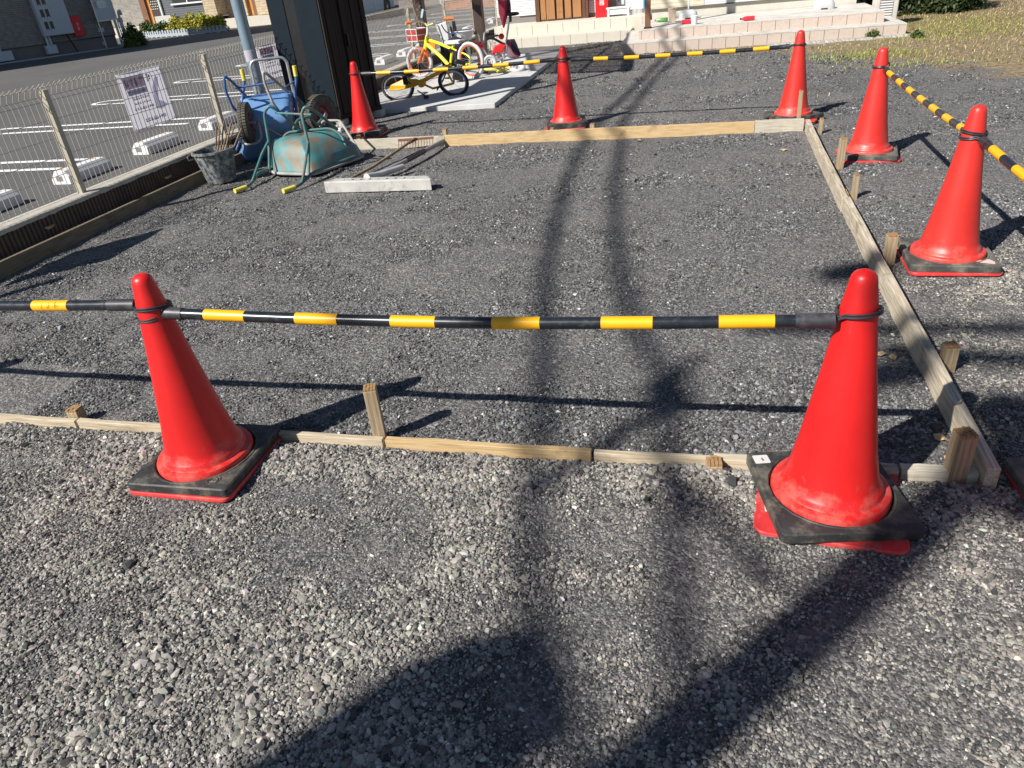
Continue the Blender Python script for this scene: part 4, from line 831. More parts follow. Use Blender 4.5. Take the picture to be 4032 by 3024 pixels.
obj('front_fender', arc((.06, .245), .22, 20, 120, .030), M['orange'], t, smooth=True); obj('rear_fender', arc((1.09, .275), .265, 60, 175, .032), M['pillar'], t, smooth=True)
obj('stem', MB().tube([Y(.295, .60), Y(.33, .72), Y(.35, .76)], .016, 10), M['white_plastic'], t, smooth=True)
hb = obj('handlebar', MB().tube(cr([Y(.27, .80, .25), Y(.32, .80, .12), Y(.34, .755, .03), Y(.36, .755, -.03), Y(.42, .79, -.12), Y(.50, .79, -.25)], 5), .011, 8), M['steel'], t, smooth=True)
obj('grip', MB().tube([Y(.235, .80, .32), Y(.27, .80, .24)], .021, 10), M['orange'], hb, smooth=True); obj('grip', MB().tube([Y(.47, .79, -.20), Y(.56, .785, -.30)], .021, 10), M['orange'], hb, smooth=True)
obj('brake_lever', MB().tube([Y(.37, .765, .08), Y(.42, .74, .1), Y(.50, .76, .05)], .010, 6), M['grip'], hb, smooth=True)
bk = obj('basket_panel', MB().box(Y(.085, .62), (.20, .20, .15), rz=math.atan2(ds.y, ds.x)), M['basket_red'], t, bevel=.01)
mb = MB(); ra = math.atan2(ds.y, ds.x)
for z in (.70, .62, .545):
    c = [Y(-.022, z, .105), Y(.192, z, .105), Y(.192, z, -.105), Y(-.022, z, -.105)]; mb.tube(c, .005, 6, closed=True)
for q in (-.022, .085, .192):
    for n in (.106, -.106): mb.tube([Y(q, .545, n), Y(q, .70, n)], .005, 6)
obj('basket_frame', mb, M['white_plastic'], t)
sm_ = MB(); L_ = []
for s, hw, z in ((.64, .022, .515), (.70, .035, .525), (.80, .060, .528), (.90, .085, .535), (.955, .070, .53)): L_.append([Y(s, z-.035, hw*.8), Y(s, z, hw), Y(s, z+.012, 0), Y(s, z, -hw), Y(s, z-.035, -hw*.8)])
sm_.add([p for l in L_ for p in l], [(i*5+k, (i+1)*5+k, (i+1)*5+(k+1) % 5, i*5+(k+1) % 5) for i in range(4) for k in range(5)]+[(0, 1, 2, 3, 4), (24, 23, 22, 21, 20)]); obj('saddle', sm_, M['white_plastic'], t, smooth=True)
obj('seat_clamp', MB().cyl(Y(.745, .41, .03), Y(.745, .41, -.03), .028, n=12), M['black'], t, smooth=True)
cr_ = obj('crank', MB().disc(Y(.68, .18, .045), nv, .055, .01).tube([Y(.68, .18, .06), Y(.70, .07, .07)], .009, 6).box(Y(.70, .06, .10), (.07, .05, .018), rz=ra), M['black'], t)
tw = bpy.data.objects.new('training_wheel', None); COL.objects.link(tw); tw.parent = t; cw_ = Y(1.05, .125, .22)
obj('tyre', MB().torus(cw_, nv, .060, .015, 24, 8), M['white_plastic'], tw, smooth=True); obj('hub', MB().disc(cw_, nv, .054, .018), M['yellow'], tw, smooth=True)
mb = MB()
for k in (0, 2): 
    a0 = k*1.57+.5; mb.add([cw_+nv*.0105]+[cw_+nv*.0105+(ds*math.cos(a0+j*.25)+Vector((0, 0, 1))*math.sin(a0+j*.25))*.050 for j in range(6)], [(0, j+1, j+2) for j in range(5)])
obj('hub_pattern', mb, M['orange'], tw); obj('bracket', MB().tube([Y(1.08, .25, .05), Y(1.09, .20, .12), Y(1.07, .12, .15)], .008, 6), M['steel'], tw)
# orange bicycle lying down
t = thing('orange_bicycle', 'small orange bicycle with black tyres fallen on its side on the slab', 'bicycle', (-3.36, 9.15, .02))
axr = Vector((.35, -.62, .70)); spoke_wheel(t, (-.34, -.02, .155), axr, .205, 'tyre_black', 'steel', .018, 5); spoke_wheel(t, (.37, .06, .165), Vector((.42, -.62, .62)), .195, 'tyre_black', 'steel', .019, 5)
fr = MB(); fr.tube([(-.20, -.04, .19), (.0, -.06, .21), (.18, .02, .28), (.30, .08, .33)], [.022, .026, .022, .018], 10); fr.tube([(-.02, -.06, .20), (.12, -.03, .12), (.36, .04, .15)], .014, 8); fr.tube([(.30, .08, .33), (.35, .10, .38)], .016, 8); obj('frame', fr, M['orange_yellow'], t, smooth=True)
cg = MB(); cg.add([(-.44, -.10, .14), (-.40, -.10, .20), (-.22, -.08, .26), (-.05, -.09, .25), (.02, -.10, .22), (-.08, -.12, .17), (-.30, -.13, .14), (-.43, -.075, .13), (-.39, -.075, .19), (-.22, -.055, .25), (-.05, -.065, .24), (.02, -.075, .21), (-.08, -.095, .16), (-.30, -.105, .13)], [(0, 1, 2, 3, 4, 5, 6)[::-1], (7, 8, 9, 10, 11, 12, 13)]+[(i, (i+1) % 7, (i+1) % 7+7, i+7) for i in range(7)]); obj('chain_guard', cg, M['orange_yellow'], t, bevel=.005)
obj('saddle', MB().lathe([(.0005, .02), (.04, .018), (.055, .0), (.04, -.02), (.0005, -.022)], (.02, -.12, .20), 16, R=Matrix.Rotation(1.0, 3, 'X')), M['orange_yellow'], t, smooth=True)
obj('fork', MB().tube([(.30, .06, .30), (.34, .02, .24), (.37, .03, .17)], .013, 8), M['orange_yellow'], t, smooth=True)
obj('pedal', MB().tube([(-.12, -.14, .20), (-.16, -.17, .27)], .008, 6).box((-.17, -.17, .25), (.06, .012, .10), .2), M['black'], t); obj('pedal', MB().tube([(-.05, -.12, .12), (.06, -.16, .06)], .008, 6).box((.07, -.17, .05), (.06, .09, .03), .4), M['black'], t)
obj('handlebar', MB().tube(cr([(.18, -.05, .10), (.25, .02, .20), (.33, .1, .36), (.38, .2, .34)], 5), .010, 8), M['black'], t, smooth=True)
# red tricycle with parasol
T0 = Vector((-3.6, 11.3, .05)); dt = Vector((1.3, .3, 0)).normalized(); ntv = Vector((dt.y, -dt.x, 0))
def T(s, z, n=0): return T0+dt*s+ntv*n+Vector((0, 0, z))
t = thing('red_tricycle', 'red child tricycle with push pole, maroon folded canopy and cloth bag', 'tricycle')
obj('push_pole', MB().tube([T(.72, .10), T(.80, .40), T(.87, .68)], .012, 10).tube([T(.79, .38, .03), T(.845, .62, .03)], .010, 8), M['steel'], t, smooth=True)
mb = MB(); rr = [(.53, .008, .008), (.57, .022, .02), (.64, .035, .03), (.72, .06, .045), (.82, .075, .06), (.93, .085, .065), (1.05, .08, .06), (1.12, .03, .03)]; vs = []; n = 14
for z, a, b in rr:
    cx = .765+(z-.53)*.10
    for k in range(n): q = 2*math.pi*k/n; f = 1+.22*math.cos(q*4+z*9); vs.append(T(cx+a*math.cos(q)*f, z, b*math.sin(q)*f))
mb.add(vs, [(i*n+k, i*n+(k+1) % n, (i+1)*n+(k+1) % n, (i+1)*n+k) for i in range(len(rr)-1) for k in range(n)]); obj('folded_canopy', mb, M['magenta'], t, smooth=True)
obj('canopy_lining', MB().tube(cr([T(.865, .68, .02), T(.875, .80, .03), T(.865, .93, .03)], 4), [.02]*9, 8), M['navy'], t, smooth=True)
obj('push_handle', MB().tube([T(.88+.085*math.cos(q)+.03, .70+.018*math.sin(q), .09*math.sin(q)) for q in [2*math.pi*k/20 for k in range(20)]], .014, 8, closed=True).tube([T(.87, .60), T(.875, .70)], .022, 8), M['black'], t, smooth=True)
mb = MB(); vs = []
for z, a, b in ((.37, .055, .03), (.30, .075, .05), (.20, .095, .07), (.14, .10, .07), (.12, .07, .05)):
    cx = .855+(.37-z)*.12
    for k in range(12): q = 2*math.pi*k/12; vs.append(T(cx+a*math.cos(q), z, b*math.sin(q)))
mb.add(vs, [(i*12+k, i*12+(k+1) % 12, (i+1)*12+(k+1) % 12, (i+1)*12+k) for i in range(4) for k in range(12)]); bg_ = obj('cloth_bag', mb, M['mauve'], t, smooth=True)
mb = MB(); mb.add([T(.86, .375, .075), T(.92, .33, .085), T(.985, .17, .088), T(.95, .145, .085), T(.90, .17, .09), T(.845, .24, .085)], [(0, 1, 2, 3, 4, 5)]); q_ = obj('bag_pocket', mb, M['navy'], bg_); sm = q_.modifiers.new('s', 'SOLIDIFY'); sm.thickness = .006
obj('bag_trim', MB().tube(cr([T(.84, .33, .085), T(.855, .22, .09), T(.90, .155, .095), T(.965, .14, .09)], 5), .008, 6), M['magenta'], bg_, smooth=True)
mb = MB(); mb.add([T(.55, .20, .05), T(.60, .30, .05), T(.70, .33, .05), T(.78, .30, .05), T(.72, .21, .05), T(.55, .20, -.05), T(.60, .30, -.05), T(.70, .33, -.05), T(.78, .30, -.05), T(.72, .21, -.05)], [(0, 1, 2, 3, 4)[::-1], (5, 6, 7, 8, 9)]+[(i, (i+1) % 5, (i+1) % 5+5, i+5) for i in range(5)]); obj('body', mb, M['red'], t, bevel=.012)
obj('body_nose', MB().box(T(.36, .36), (.13, .08, .03), rz=.2).box(T(.38, .31), (.14, .05, .05), rz=.2), M['red'], t, bevel=.008)
obj('front_cup', MB().lathe([(.0005, .045), (.028, .035), (.045, 0), (.028, -.035), (.0005, -.045)], T(.72, .42), 18, R=Matrix.Rotation(1.2, 3, 'Y')), M['red'], t, smooth=True)
obj('arm_rest', MB().tube(rnd_path([T(.51, .415), T(.60, .405), T(.72, .33), T(.76, .31)], .03), .018, 8).tube([T(.52, .43), T(.68, .44)], .014, 8), M['black'], t, smooth=True)
obj('handlebar', MB().tube(rnd_path([T(.36, .50, .1), T(.39, .47, .08), T(.40, .34, .0)], .02), .010, 8).tube(rnd_path([T(.56, .49, -.1), T(.47, .49, -.08), T(.45, .36, 0)], .02), .010, 8), M['steel'], t, smooth=True)
obj('grip', MB().disc(T(.35, .51, .10), (1, .2, 0), .022, .05), M['black'], t, smooth=True); obj('grip', MB().disc(T(.58, .495, -.1), (1, .2, 0), .018, .08), M['black'], t, smooth=True)
spoke_wheel(t, T(.62, .10, -.1), ntv, .10, 'tyre_white', 'white_plastic', .02, 6); spoke_wheel(t, T(.52, .10, .1), ntv, .10, 'tyre_white', 'white_plastic', .02, 6)
obj('frame', MB().tube([T(.40, .34), T(.50, .16), T(.66, .12), T(.72, .14)], .013, 8).tube([T(.60, .2), T(.56, .1)], .012, 8), M['steel'], t, smooth=True)
# small toppled scooter beside it
t = thing('lying_scooter', 'olive green toddler bike lying flat with a pale wheel beside the tricycle', 'toddler bike', (-2.78, 10.85, .05))
spoke_wheel(t, (.20, .10, .045), (.15, -.35, 1), .125, 'tyre_white', 'white_plastic', .026, 6)
obj('frame', MB().tube(cr([(-.30, -.02, .05), (-.12, -.04, .06), (.0, .02, .03), (.12, .04, .06)], 5), .022, 8).tube(cr([(-.06, -.06, .02), (.02, -.02, .08), (.08, -.06, .03)], 5), .012, 8), M['grip'], t, smooth=True); obj('pedal', MB().box((-.22, -.08, .03), (.07, .05, .03), .4), M['black'], t)
# black bin / bag
t = thing('black_box', 'black plastic box with white letters leaning behind the fallen bicycle', 'box', (-3.22, 10.22, .05))
R_ = Matrix.Rotation(.30, 3, 'Z')@Matrix.Rotation(.28, 3, 'Y'); mb = MB(); mb.box((0, .0, .15), (.15, .12, .26), R=R_); bx_ = obj('shell', mb, M['black'], t, bevel=.02)
def text_mesh(name, body, size, mat, parent, loc, rot, extrude=.0012, align='CENTER'):
    cu = bpy.data.curves.new(name, 'FONT'); cu.body = body; cu.size = size; cu.extrude = extrude; cu.align_x = align; cu.align_y = 'CENTER'; cu.space_line = .95
    tmp = bpy.data.objects.new(name+'_tmp', cu); COL.objects.link(tmp); dg = bpy.context.evaluated_depsgraph_get(); me = bpy.data.meshes.new_from_object(tmp.evaluated_get(dg)); bpy.data.objects.remove(tmp); me.materials.clear(); me.materials.append(mat)
    o = bpy.data.objects.new(name, me); COL.objects.link(o); o.parent = parent; o.location = loc; o.rotation_euler = rot; return o
text_mesh('white_letters', 'STG', .045, M['white_plastic'], t, R_@Vector((.0, -.0615, .06))+Vector((0, 0, .15)), (R_@Matrix.Rotation(math.pi/2, 3, 'X')).to_euler())
tag(obj('black_bag', MB().lathe([(.0005, .0), (.16, .01), (.19, .12), (.17, .34), (.10, .44), (.03, .47), (.0005, .47)], (-3.62, 11.45, .05), 14), M['navy'], smooth=True), 'dark cloth covered bin standing behind the yellow bicycle frame', 'bag')
# things behind
t = thing('foam_box', 'white foam box and lid leaning upright behind the yellow bicycle', 'foam box', (-4.02, 12.2, .05))
R_ = Matrix.Rotation(.25, 3, 'Z')@Matrix.Rotation(-.22, 3, 'Y'); obj('box_shell', MB().box((0, 0, .48), (.17, .10, .28), R=R_), M['white_plastic'], t, bevel=.01); obj('box_edge', MB().box(tuple(R_@Vector((-.07, -.01, .0))+Vector((0, 0, .48))), (.03, .12, .29), R=R_), M['siding_white'], t); obj('support', MB().span((-.08, -.04, 0), (.12, .08, .34)), M['navy'], t)
tag(obj('grey_board', MB().box((-3.865, 12.26, .47), (.10, .03, .42), R=Matrix.Rotation(-.1, 3, 'Y')).box((-3.865, 12.26, .15), (.08, .03, .24)), M['plinth'], bevel=.003), 'grey flat board standing next to the white foam box', 'board')
t = thing('white_basin', 'white wash basin on a pale stand behind the bicycle saddle', 'basin', (-3.70, 12.2, .05))
obj('bowl', MB().lathe([(.0005, .36), (.10, .36), (.13, .38), (.155, .47), (.175, .485), (.165, .495), (.145, .475), (.0005, .40)], n=24), M['white_plastic'], t, smooth=True); obj('stand', MB().cyl((0, 0, 0), (0, 0, .36), .085, .075, 16), M['foundation'], t, smooth=True)
tag(obj('blue_hose', MB().tube(cr([(-3.98, 12.0, .66), (-3.93, 11.98, .58), (-3.86, 11.96, .53), (-3.78, 11.98, .525), (-3.72, 12.0, .54)], 6), .009, 8), M['blue_tube'], smooth=True), 'dark blue hose hanging over the white foam box', 'hose')

# pillars and shelter roof
def pillar(x, y, w, h, label, base=-.02, mat='pillar'):
    t = thing('shelter_pillar', label, 'pillar', (x, y, 0), 0, 'posts of the shelter')
    obj('shaft', MB().span((-w/2, -w/2, base), (w/2, w/2, h)), M[mat], t, bevel=.004); obj('foot_plate', MB().span((-w/2-.015, -w/2-.015, base-.002), (w/2+.015, w/2+.015, base+.02)), M['dark_brown'], t); return t
pillar(-4.20, 11.72, .135, 2.3, 'brown square pillar with a bare climbing stem beside the fence', .0)
pillar(-3.36, 11.98, .14, 2.3, 'dark brown square pillar left of the maroon canopy', .05)
t = thing('shelter_roof', 'smoked sheet shelter roof with dark rafters above the bicycles', 'roof', (0, 0, 2.32))
Q = [(-4.72, 11.55), (-4.05, 8.85), (-2.72, 8.52), (-3.05, 12.35)]
obj('roof_sheet', MB().add([(x, y, 0) for x, y in Q], [(0, 1, 2, 3)]), M['shade'], t)
mb = MB()
for a, b, w_ in ((0, 1, .04), (1, 2, .05), (3, 0, .05)): mb.beam((*Q[a], -.02), (*Q[b], -.02), w_, .06)
for s in (.2, .37, .52, .66, .8):
    p = Vector(Q[1]).lerp(Vector(Q[0]), s); q = Vector(Q[2]).lerp(Vector(Q[3]), s*.75); mb.beam((p.x, p.y, -.03), (q.x, q.y, -.03), .018, .03)
obj('rafters', mb, M['dark_brown'], t); obj('gutter_beam', MB().beam((-2.74, 8.50, -.03), (-2.98, 12.5, -.03), .11, .09), M['dark_brown'], t)
obj('cross_rafter', MB().beam((-3.75, 8.80, -.03), (-4.1, 11.9, -.03), .03, .04).beam((-3.4, 8.7, -.03), (-3.3, 11.9, -.03), .04, .04), M['dark_brown'], t)
t = thing('bare_climber', 'bare twiggy stem with a small blue and white tag climbing the brown pillar', 'climbing plant', (-4.20, 11.58, 0)); mb = MB()
mb.tube(cr([(.10, -.02, .0), (.08, -.02, .4), (.03, -.04, .7), (-.03, -.04, .95), (-.06, -.03, 1.4)], 5), .012, 6)
for k in range(26):
    z = .3+k*.035; a = rng.uniform(0, 6.28); l = rng.uniform(.08, .22); b0_ = Vector((.07-.1*(z-.3), -.03, z)); mb.tube(cr([b0_, b0_+Vector((math.cos(a)*l*.5, -.02, rng.uniform(-.03, .07))), b0_+Vector((math.cos(a)*l, rng.uniform(-.08, .02), rng.uniform(-.05, .12)))], 3), .0035, 4)
obj('stems', mb, M['handle_wood'], t); obj('tag_label', MB().box((.10, -.06, .86), (.03, .004, .12), R=Matrix.Rotation(.35, 3, 'Y')), flat('tag_blue', (.35, .55, .68), .4), t)

# ------------------------------------------------------------------ house at the top
H = thing('white_house', 'pale house front with brown slatted door, white siding and cream tiled steps', 'house', (0, 0, 0))
def part(n, mb, m, p, **k): return obj(n, mb, M[m] if isinstance(m, str) else m, p, **k)
# walls
part('wall', MB().span((-4.0, 15.62, .47), (-3.56, 19, 3.2)).span((-3.56, 15.60, .47), (-3.19, 15.7, 3.2)), 'siding_white', H)
part('wall', MB().span((-2.18, 15.60, .42), (-.92, 15.75, 3.2)), 'siding_white', H)
part('wall', MB().span((-.92, 14.45, .46), (-.02, 15.9, 3.2)), 'siding_cream', H)
part('wall', MB().span((-.018, 14.46, .47), (2.45, 19, 3.2)), 'siding_white', H)
part('foundation', MB().span((-4.0, 15.63, 0), (-3.19, 15.9, .468)).span((-2.18, 15.61, 0), (-.93, 15.9, .418)), 'plinth', H)
part('foundation', MB().span((-.90, 14.48, 0), (2.43, 15.9, .455)), 'foundation', H)
part('drip_edge', MB().span((-.93, 14.44, .452), (2.46, 14.47, .468)), 'grout', H)
part('window_frame', MB().span((.02, 14.43, .57), (2.2, 14.46, .60)), 'steel', H)
part('roof', MB().span((-4.4, 15.3, 3.2), (3.1, 19.4, 3.35)).span((-1.2, 14.1, 3.2), (2.9, 15.3, 3.34)), 'plinth', H)
dr = part('door', MB().span((-3.10, 15.50, .36), (-2.22, 15.58, 2.4)), 'door_dark', H)
mb = MB()
for a, b, d in ((-3.09, -2.99, .0), (-2.97, -2.81, .03), (-2.77, -2.65, .03), (-2.61, -2.49, .03), (-2.46, -2.30, .012)): mb.span((a, 15.50-d-.01, .375), (b, 15.499, 2.35))
part('door_slat', mb, 'door_wood', dr, bevel=.003)
part('door_frame', MB().span((-3.19, 15.47, .35), (-3.11, 15.6, 2.45)).span((-2.21, 15.47, .35), (-2.165, 15.6, 2.45)), 'door_dark', dr)
part('lower_step', MB().span((-3.95, 14.50, -.03), (-1.27, 15.3, .172)), 'cream_step', H, bevel=.006)
part('upper_step', MB().span((-3.9, 14.90, .1), (-1.02, 15.66, .345)), 'cream_step', H, bevel=.006)
mb = MB()
for i in range(9): mb.span((-3.90+.305*i, 14.4975, .0), (-3.895+.305*i, 14.4995, .168))
for i in range(10): mb.span((-3.75+.295*i, 14.8975, .176), (-3.745+.295*i, 14.8995, .340))
part('step_joints', mb, 'grout', H)
# terrace of pinkish blocks
Tt = thing('block_terrace', 'two step terrace of pinkish square blocks topped with pale concrete', 'terrace', (0, 0, 0))
part('lower_course', MB().span((-1.25, 12.40, -.02), (2.79, 14.5, .145)), 'pink_block', Tt); part('lower_top', MB().span((-1.253, 12.397, .1452), (2.793, 14.45, .158)), 'conc', Tt)
part('upper_course', MB().span((-1.0, 12.76, .1585), (2.55, 14.46, .290)), 'pink_block', Tt); part('upper_top', MB().span((-1.003, 12.757, .2902), (2.553, 14.46, .303)), 'conc', Tt)
mb = MB()
for i in range(20): mb.span((-1.06+.197*i, 12.3975, .0), (-1.054+.197*i, 12.3998, .1445))
for i in range(18): mb.span((-.96+.20*i, 12.7575, .159), (-.954+.20*i, 12.7598, .2895))
part('joints', mb, 'grout', Tt)
mb = MB(); vs = []
for i in range(60):
    x = .9+1.95*i/59; vs += [(x, 12.40, .02), (x, 12.30-rng.uniform(0, .10), .012+rng.uniform(0, .02)), (x, 12.2-rng.uniform(0, .08), -.01)]
mb.add(vs, [(i*3+k, (i+1)*3+k, (i+1)*3+k+1, i*3+k+1) for i in range(59) for k in (0, 1)]); part('mortar_skirt', mb, pm('rough_mortar', (.34, .32, .29), .95, var=.4, scale=60, bmp=.8, bscale=120), Tt)
pillar(-.87, 12.92, .085, 3.0, 'reddish brown wooden post at the left end of the terrace', .303, 'pillar_wood')
# red extinguisher box by the door
t = thing('red_fire_box', 'tall red extinguisher box with white characters beside the brown door', 'extinguisher box', (-2.005, 15.30, .346))
part('case', MB().span((0, 0, 0), (.235, .16, .75)), 'red_box', t, bevel=.008)
mb = MB()
for k in range(3): mb.span((.065, -.006, .125+.026*k), (.165, .0, .137+.026*k))
part('louvre', mb, 'red_box', t, bevel=.002); part('viewing_slot', MB().span((.04, -.003, .29), (.075, .0, .62)), 'black', t)
text_mesh('white_characters', '消\n火\n器', .105, M['white_plastic'], t, (.125, -.004, .345), (math.pi/2, 0, 0))
t = thing('porch_bench', 'low white porch bench against the siding right of the red box', 'bench', (-1.58, 15.36, .346)); part('top', MB().span((-.22, -.09, .13), (.23, .09, .155)), 'white_plastic', t, bevel=.006); part('apron', MB().span((-.20, -.07, .03), (.21, .07, .13)), 'siding_white', t)
for sx in (-.20, .17): part('leg', MB().span((sx, -.085, 0), (sx+.04, .085, .13)), 'white_plastic', t)
t = thing('wall_notice', 'small grey plate with a dark character above the white bench', 'plate', (-1.58, 15.585, .50)); part('panel', MB().span((-.05, -.01, .02), (.09, .012, .3)), 'pvc', t)
text_mesh('character', '井', .06, M['glass'], t, (-.01, -.012, .08), (math.pi/2, 0, 0)); part('grey_panel', MB().span((-.20, -.006, .0), (-.07, .013, .3)), 'plinth', t)
t = thing('laundry_rack', 'folded white rack with draped cyan and pink cloths left of the wooden post', 'laundry rack', (-1.18, 15.18, .346)); mb = MB()
for k in range(7): mb.tube([(-.11+.025*k, 0, 0), (-.11+.022*k, .03, .5)], .006, 6)
part('rack', mb, 'white_plastic', t, smooth=True)
mb = MB(); vs = []
for j in range(8):
    for i in range(9): vs.append((.075+.05*math.sin(i*.9)*.3+i*.011*(1-j*.06), -.01-.02*math.sin(i*1.7+j*.3), .10+j*.07-(.05 if i in (4, 5) and j == 0 else 0)))
mb.add(vs, [(j*9+i, j*9+i+1, (j+1)*9+i+1, (j+1)*9+i) for j in range(7) for i in range(8)]); c_ = part('cyan_cloth', mb, 'cyan_cloth', t, smooth=True)
part('pink_cloth', MB().add([(x+.09, y+.01, z+.05) for x, y, z in vs], [(j*9+i, j*9+i+1, (j+1)*9+i+1, (j+1)*9+i) for j in range(7) for i in range(8)]), 'pink_cloth', t, smooth=True)
# terrace clutter
def cover(x, y, label, s=1.0):
    t = thing('meter_cover', label, 'cover', (x, y, .303), 0, 'white domed covers on the terrace'); vs = []; mb = MB(); n = 20
    for z, a, b, r in ((0, .178, .12, .06), (.05, .176, .118, .06), (.09, .168, .110, .06), (.118, .150, .095, .055), (.135, .122, .072, .045), (.143, .08, .045, .03)): vs += [(px, py, z*s) for px, py in rrect(0, 0, a*2*s*.9, b*2*s, r*s, 0, 4)]
    m = 20; mb.add(vs, [(i*m+k, i*m+(k+1) % m, (i+1)*m+(k+1) % m, (i+1)*m+k) for i in range(5) for k in range(m)]+[tuple(5*m+k for k in range(m))]); part('dome', mb, 'cover_grey', t, smooth=True)
    part('opening', MB().span((-.05, -.1215*s, .0), (.05, -.118*s, .022)), 'pillar', t); part('riser_pipe', MB().cyl((.0, .02, .14), (.0, .02, .35), .012, n=8), 'pvc', t); return t
cover(-.27, 14.1, 'white domed pipe cover beside the flower pot', .95); cover(1.85, 13.9, 'white domed pipe cover at the right of the terrace', 1.0)
t = thing('plant_pot', 'empty beige square pot on the terrace in front of the domed cover', 'pot', (-.52, 13.6, .303)); part('pot', MB().lathe([(.0005, .0), (.062, .0), (.088, .20), (.094, .20), (.094, .215), (.078, .215), (.06, .03), (.0005, .03)], n=4, R=Matrix.Rotation(.8, 3, 'Z')), 'beige_pot', t)
t = thing('paper_cup', 'white ribbed cup standing on the terrace edge', 'cup', (-.155, 13.0, .303)); part('cup', MB().lathe([(.0005, .002), (.042, .0), (.056, .11), (.060, .112), (.060, .122), (.052, .122), (.04, .01), (.0005, .01)], n=24), 'white_plastic', t, smooth=True)
def bottle(x, y, a, m, label, cap='red'):
    t = thing('drink_bottle', label, 'bottle', (x, y, .303+.034), a, 'plastic bottles lying on the terrace'); Rx = Matrix.Rotation(math.pi/2, 3, 'Y')
    part('bottle_body', MB().lathe([(.0005, 0), (.026, .0), (.034, .01), (.032, .05), (.034, .09), (.033, .14), (.014, .185), (.0125, .20)], (0, 0, 0), 18, R=Rx), m, t, smooth=True); part('cap', MB().lathe([(.015, .198), (.015, .215), (.0005, .216)], (0, 0, 0), 14, R=Rx), cap, t, smooth=True); return t
bottle(-.60, 13.83, 3.1, 'green_bottle', 'green labelled bottle lying left of the pot'); bottle(-.35, 13.12, 0.1, 'red_drink', 'crumpled red bottle behind the white cup', 'white_plastic'); bottle(.74, 12.88, 3.25, 'red_drink', 'red labelled clear bottle alone in the middle of the terrace', 'glass')
# air conditioner
t = thing('air_conditioner', 'beige outdoor air conditioning unit with a slatted grille at the right end of the terrace', 'air conditioner', (2.70, 13.62, .02)); part('case', MB().span((-.13, 0, .05), (.20, .28, .75)), 'foundation', t, bevel=.012)
mb = MB()
for k in range(16): mb.span((-.06, -.008, .12+.035*k), (.12, -.001, .135+.035*k))
part('grille', mb, 'white_plastic', t); part('fan_recess', MB().span((-.07, -.0008, .10), (.13, .0, .70)), 'plinth', t); part('foot', MB().span((-.1, .02, 0), (-.05, .26, .05)).span((.12, .02, 0), (.17, .26, .05)), 'black', t)
mb = MB()
for k in range(18): mb.span((.2005, .02+.014*k, .1), (.206, .026+.014*k, .7))
part('side_fins', mb, 'white_plastic', t)

# ------------------------------------------------------------------ foliage
def foliage(name, cx, cy, z0, rx, ry, rz_, n, size, cols, parent, sunny=.5, seed=0):
    g = np.random.default_rng(seed); m = g.normal(0, 1, (n, 3)); m /= np.linalg.norm(m, axis=1)[:, None]; rr = g.uniform(.45, 1, n)**.5
    f = 1+.22*np.sin(m[:, 0]*5+seed)*np.cos(m[:, 2]*4+seed*2)+.15*np.sin(m[:, 1]*9)
    P = m*rr[:, None]*f[:, None]*np.array([rx, ry, rz_]); P[:, 2] = np.abs(P[:, 2]); P += np.array([cx, cy, z0])
    a = g.normal(0, 1, (n, 3)); a /= np.linalg.norm(a, axis=1)[:, None]; b = np.cross(a, g.normal(0, 1, (n, 3))); b /= np.linalg.norm(b, axis=1)[:, None]
    s = size*g.uniform(.5, 1.4, n)[:, None]; V = np.stack([P-a*s, P+b*s*.45, P+a*s, P-b*s*.45], 1).reshape(-1, 3)
    Fa = np.arange(n*4).reshape(n, 4); cidx = g.integers(0, len(cols), n); c = np.array(cols)[cidx]*g.uniform(.7, 1.3, (n, 1))
    o = np_mesh(name, V, Fa, 4, np.repeat(c, 4, 0), M['leafm'])
    if parent is not None: o.parent = parent
    return o
YG = [(.40, .36, .03), (.30, .30, .03), (.20, .24, .03), (.48, .40, .04)]; GG = [(.05, .085, .015), (.08, .12, .02), (.035, .06, .015), (.12, .16, .02)]
hx = [(-22.9, 29.9, .48, 'GG', 'green shrub at the left end of the picket edged bed'), (-22.2, 29.8, .42, 'GG', 'second green shrub from the left in the picket edged bed'), (-21.4, 29.7, .55, 'Y', 'golden shrub at the left of the bright yellow clump'), (-20.75, 29.6, .62, 'Y', 'tallest golden shrub in the middle of the yellow clump'), (-20.1, 29.55, .60, 'Y', 'golden shrub right of the tallest one'), (-19.55, 29.6, .50, 'Y', 'golden shrub at the right end of the bed')]
for i, (x, y, h, k, lb) in enumerate(hx):
    t = thing('garden_shrub', lb, 'shrub', (x, y, 0), 0, 'shrubs in the bed across the car park'); foliage('foliage', 0, 0, .05, .48, .4, h*1.05, 2600, .05, YG if k == 'Y' else GG, t, seed=i); part('stem', MB().cyl((0, 0, 0), (0, 0, .3), .03, n=6), 'handle_wood', t)
t = thing('garden_shrub', 'rounded dark green bush at the corner of the taupe building', 'shrub', (-19.75, 24.75, 0)); foliage('foliage', 0, 0, .0, .36, .4, .62, 3000, .05, GG, t, seed=21); part('stem', MB().cyl((0, 0, 0), (0, 0, .3), .03, n=6), 'handle_wood', t)
t = thing('garden_shrub', 'dark green bush behind the air conditioner at the field edge', 'shrub', (3.75, 15.6, 0)); foliage('foliage', 0, 0, .0, .95, .75, 1.1, 9000, .05, [(.03, .05, .012), (.05, .08, .015), (.02, .035, .01)], t, seed=31); part('stem', MB().cyl((0, 0, 0), (0, 0, .4), .04, n=6), 'handle_wood', t)
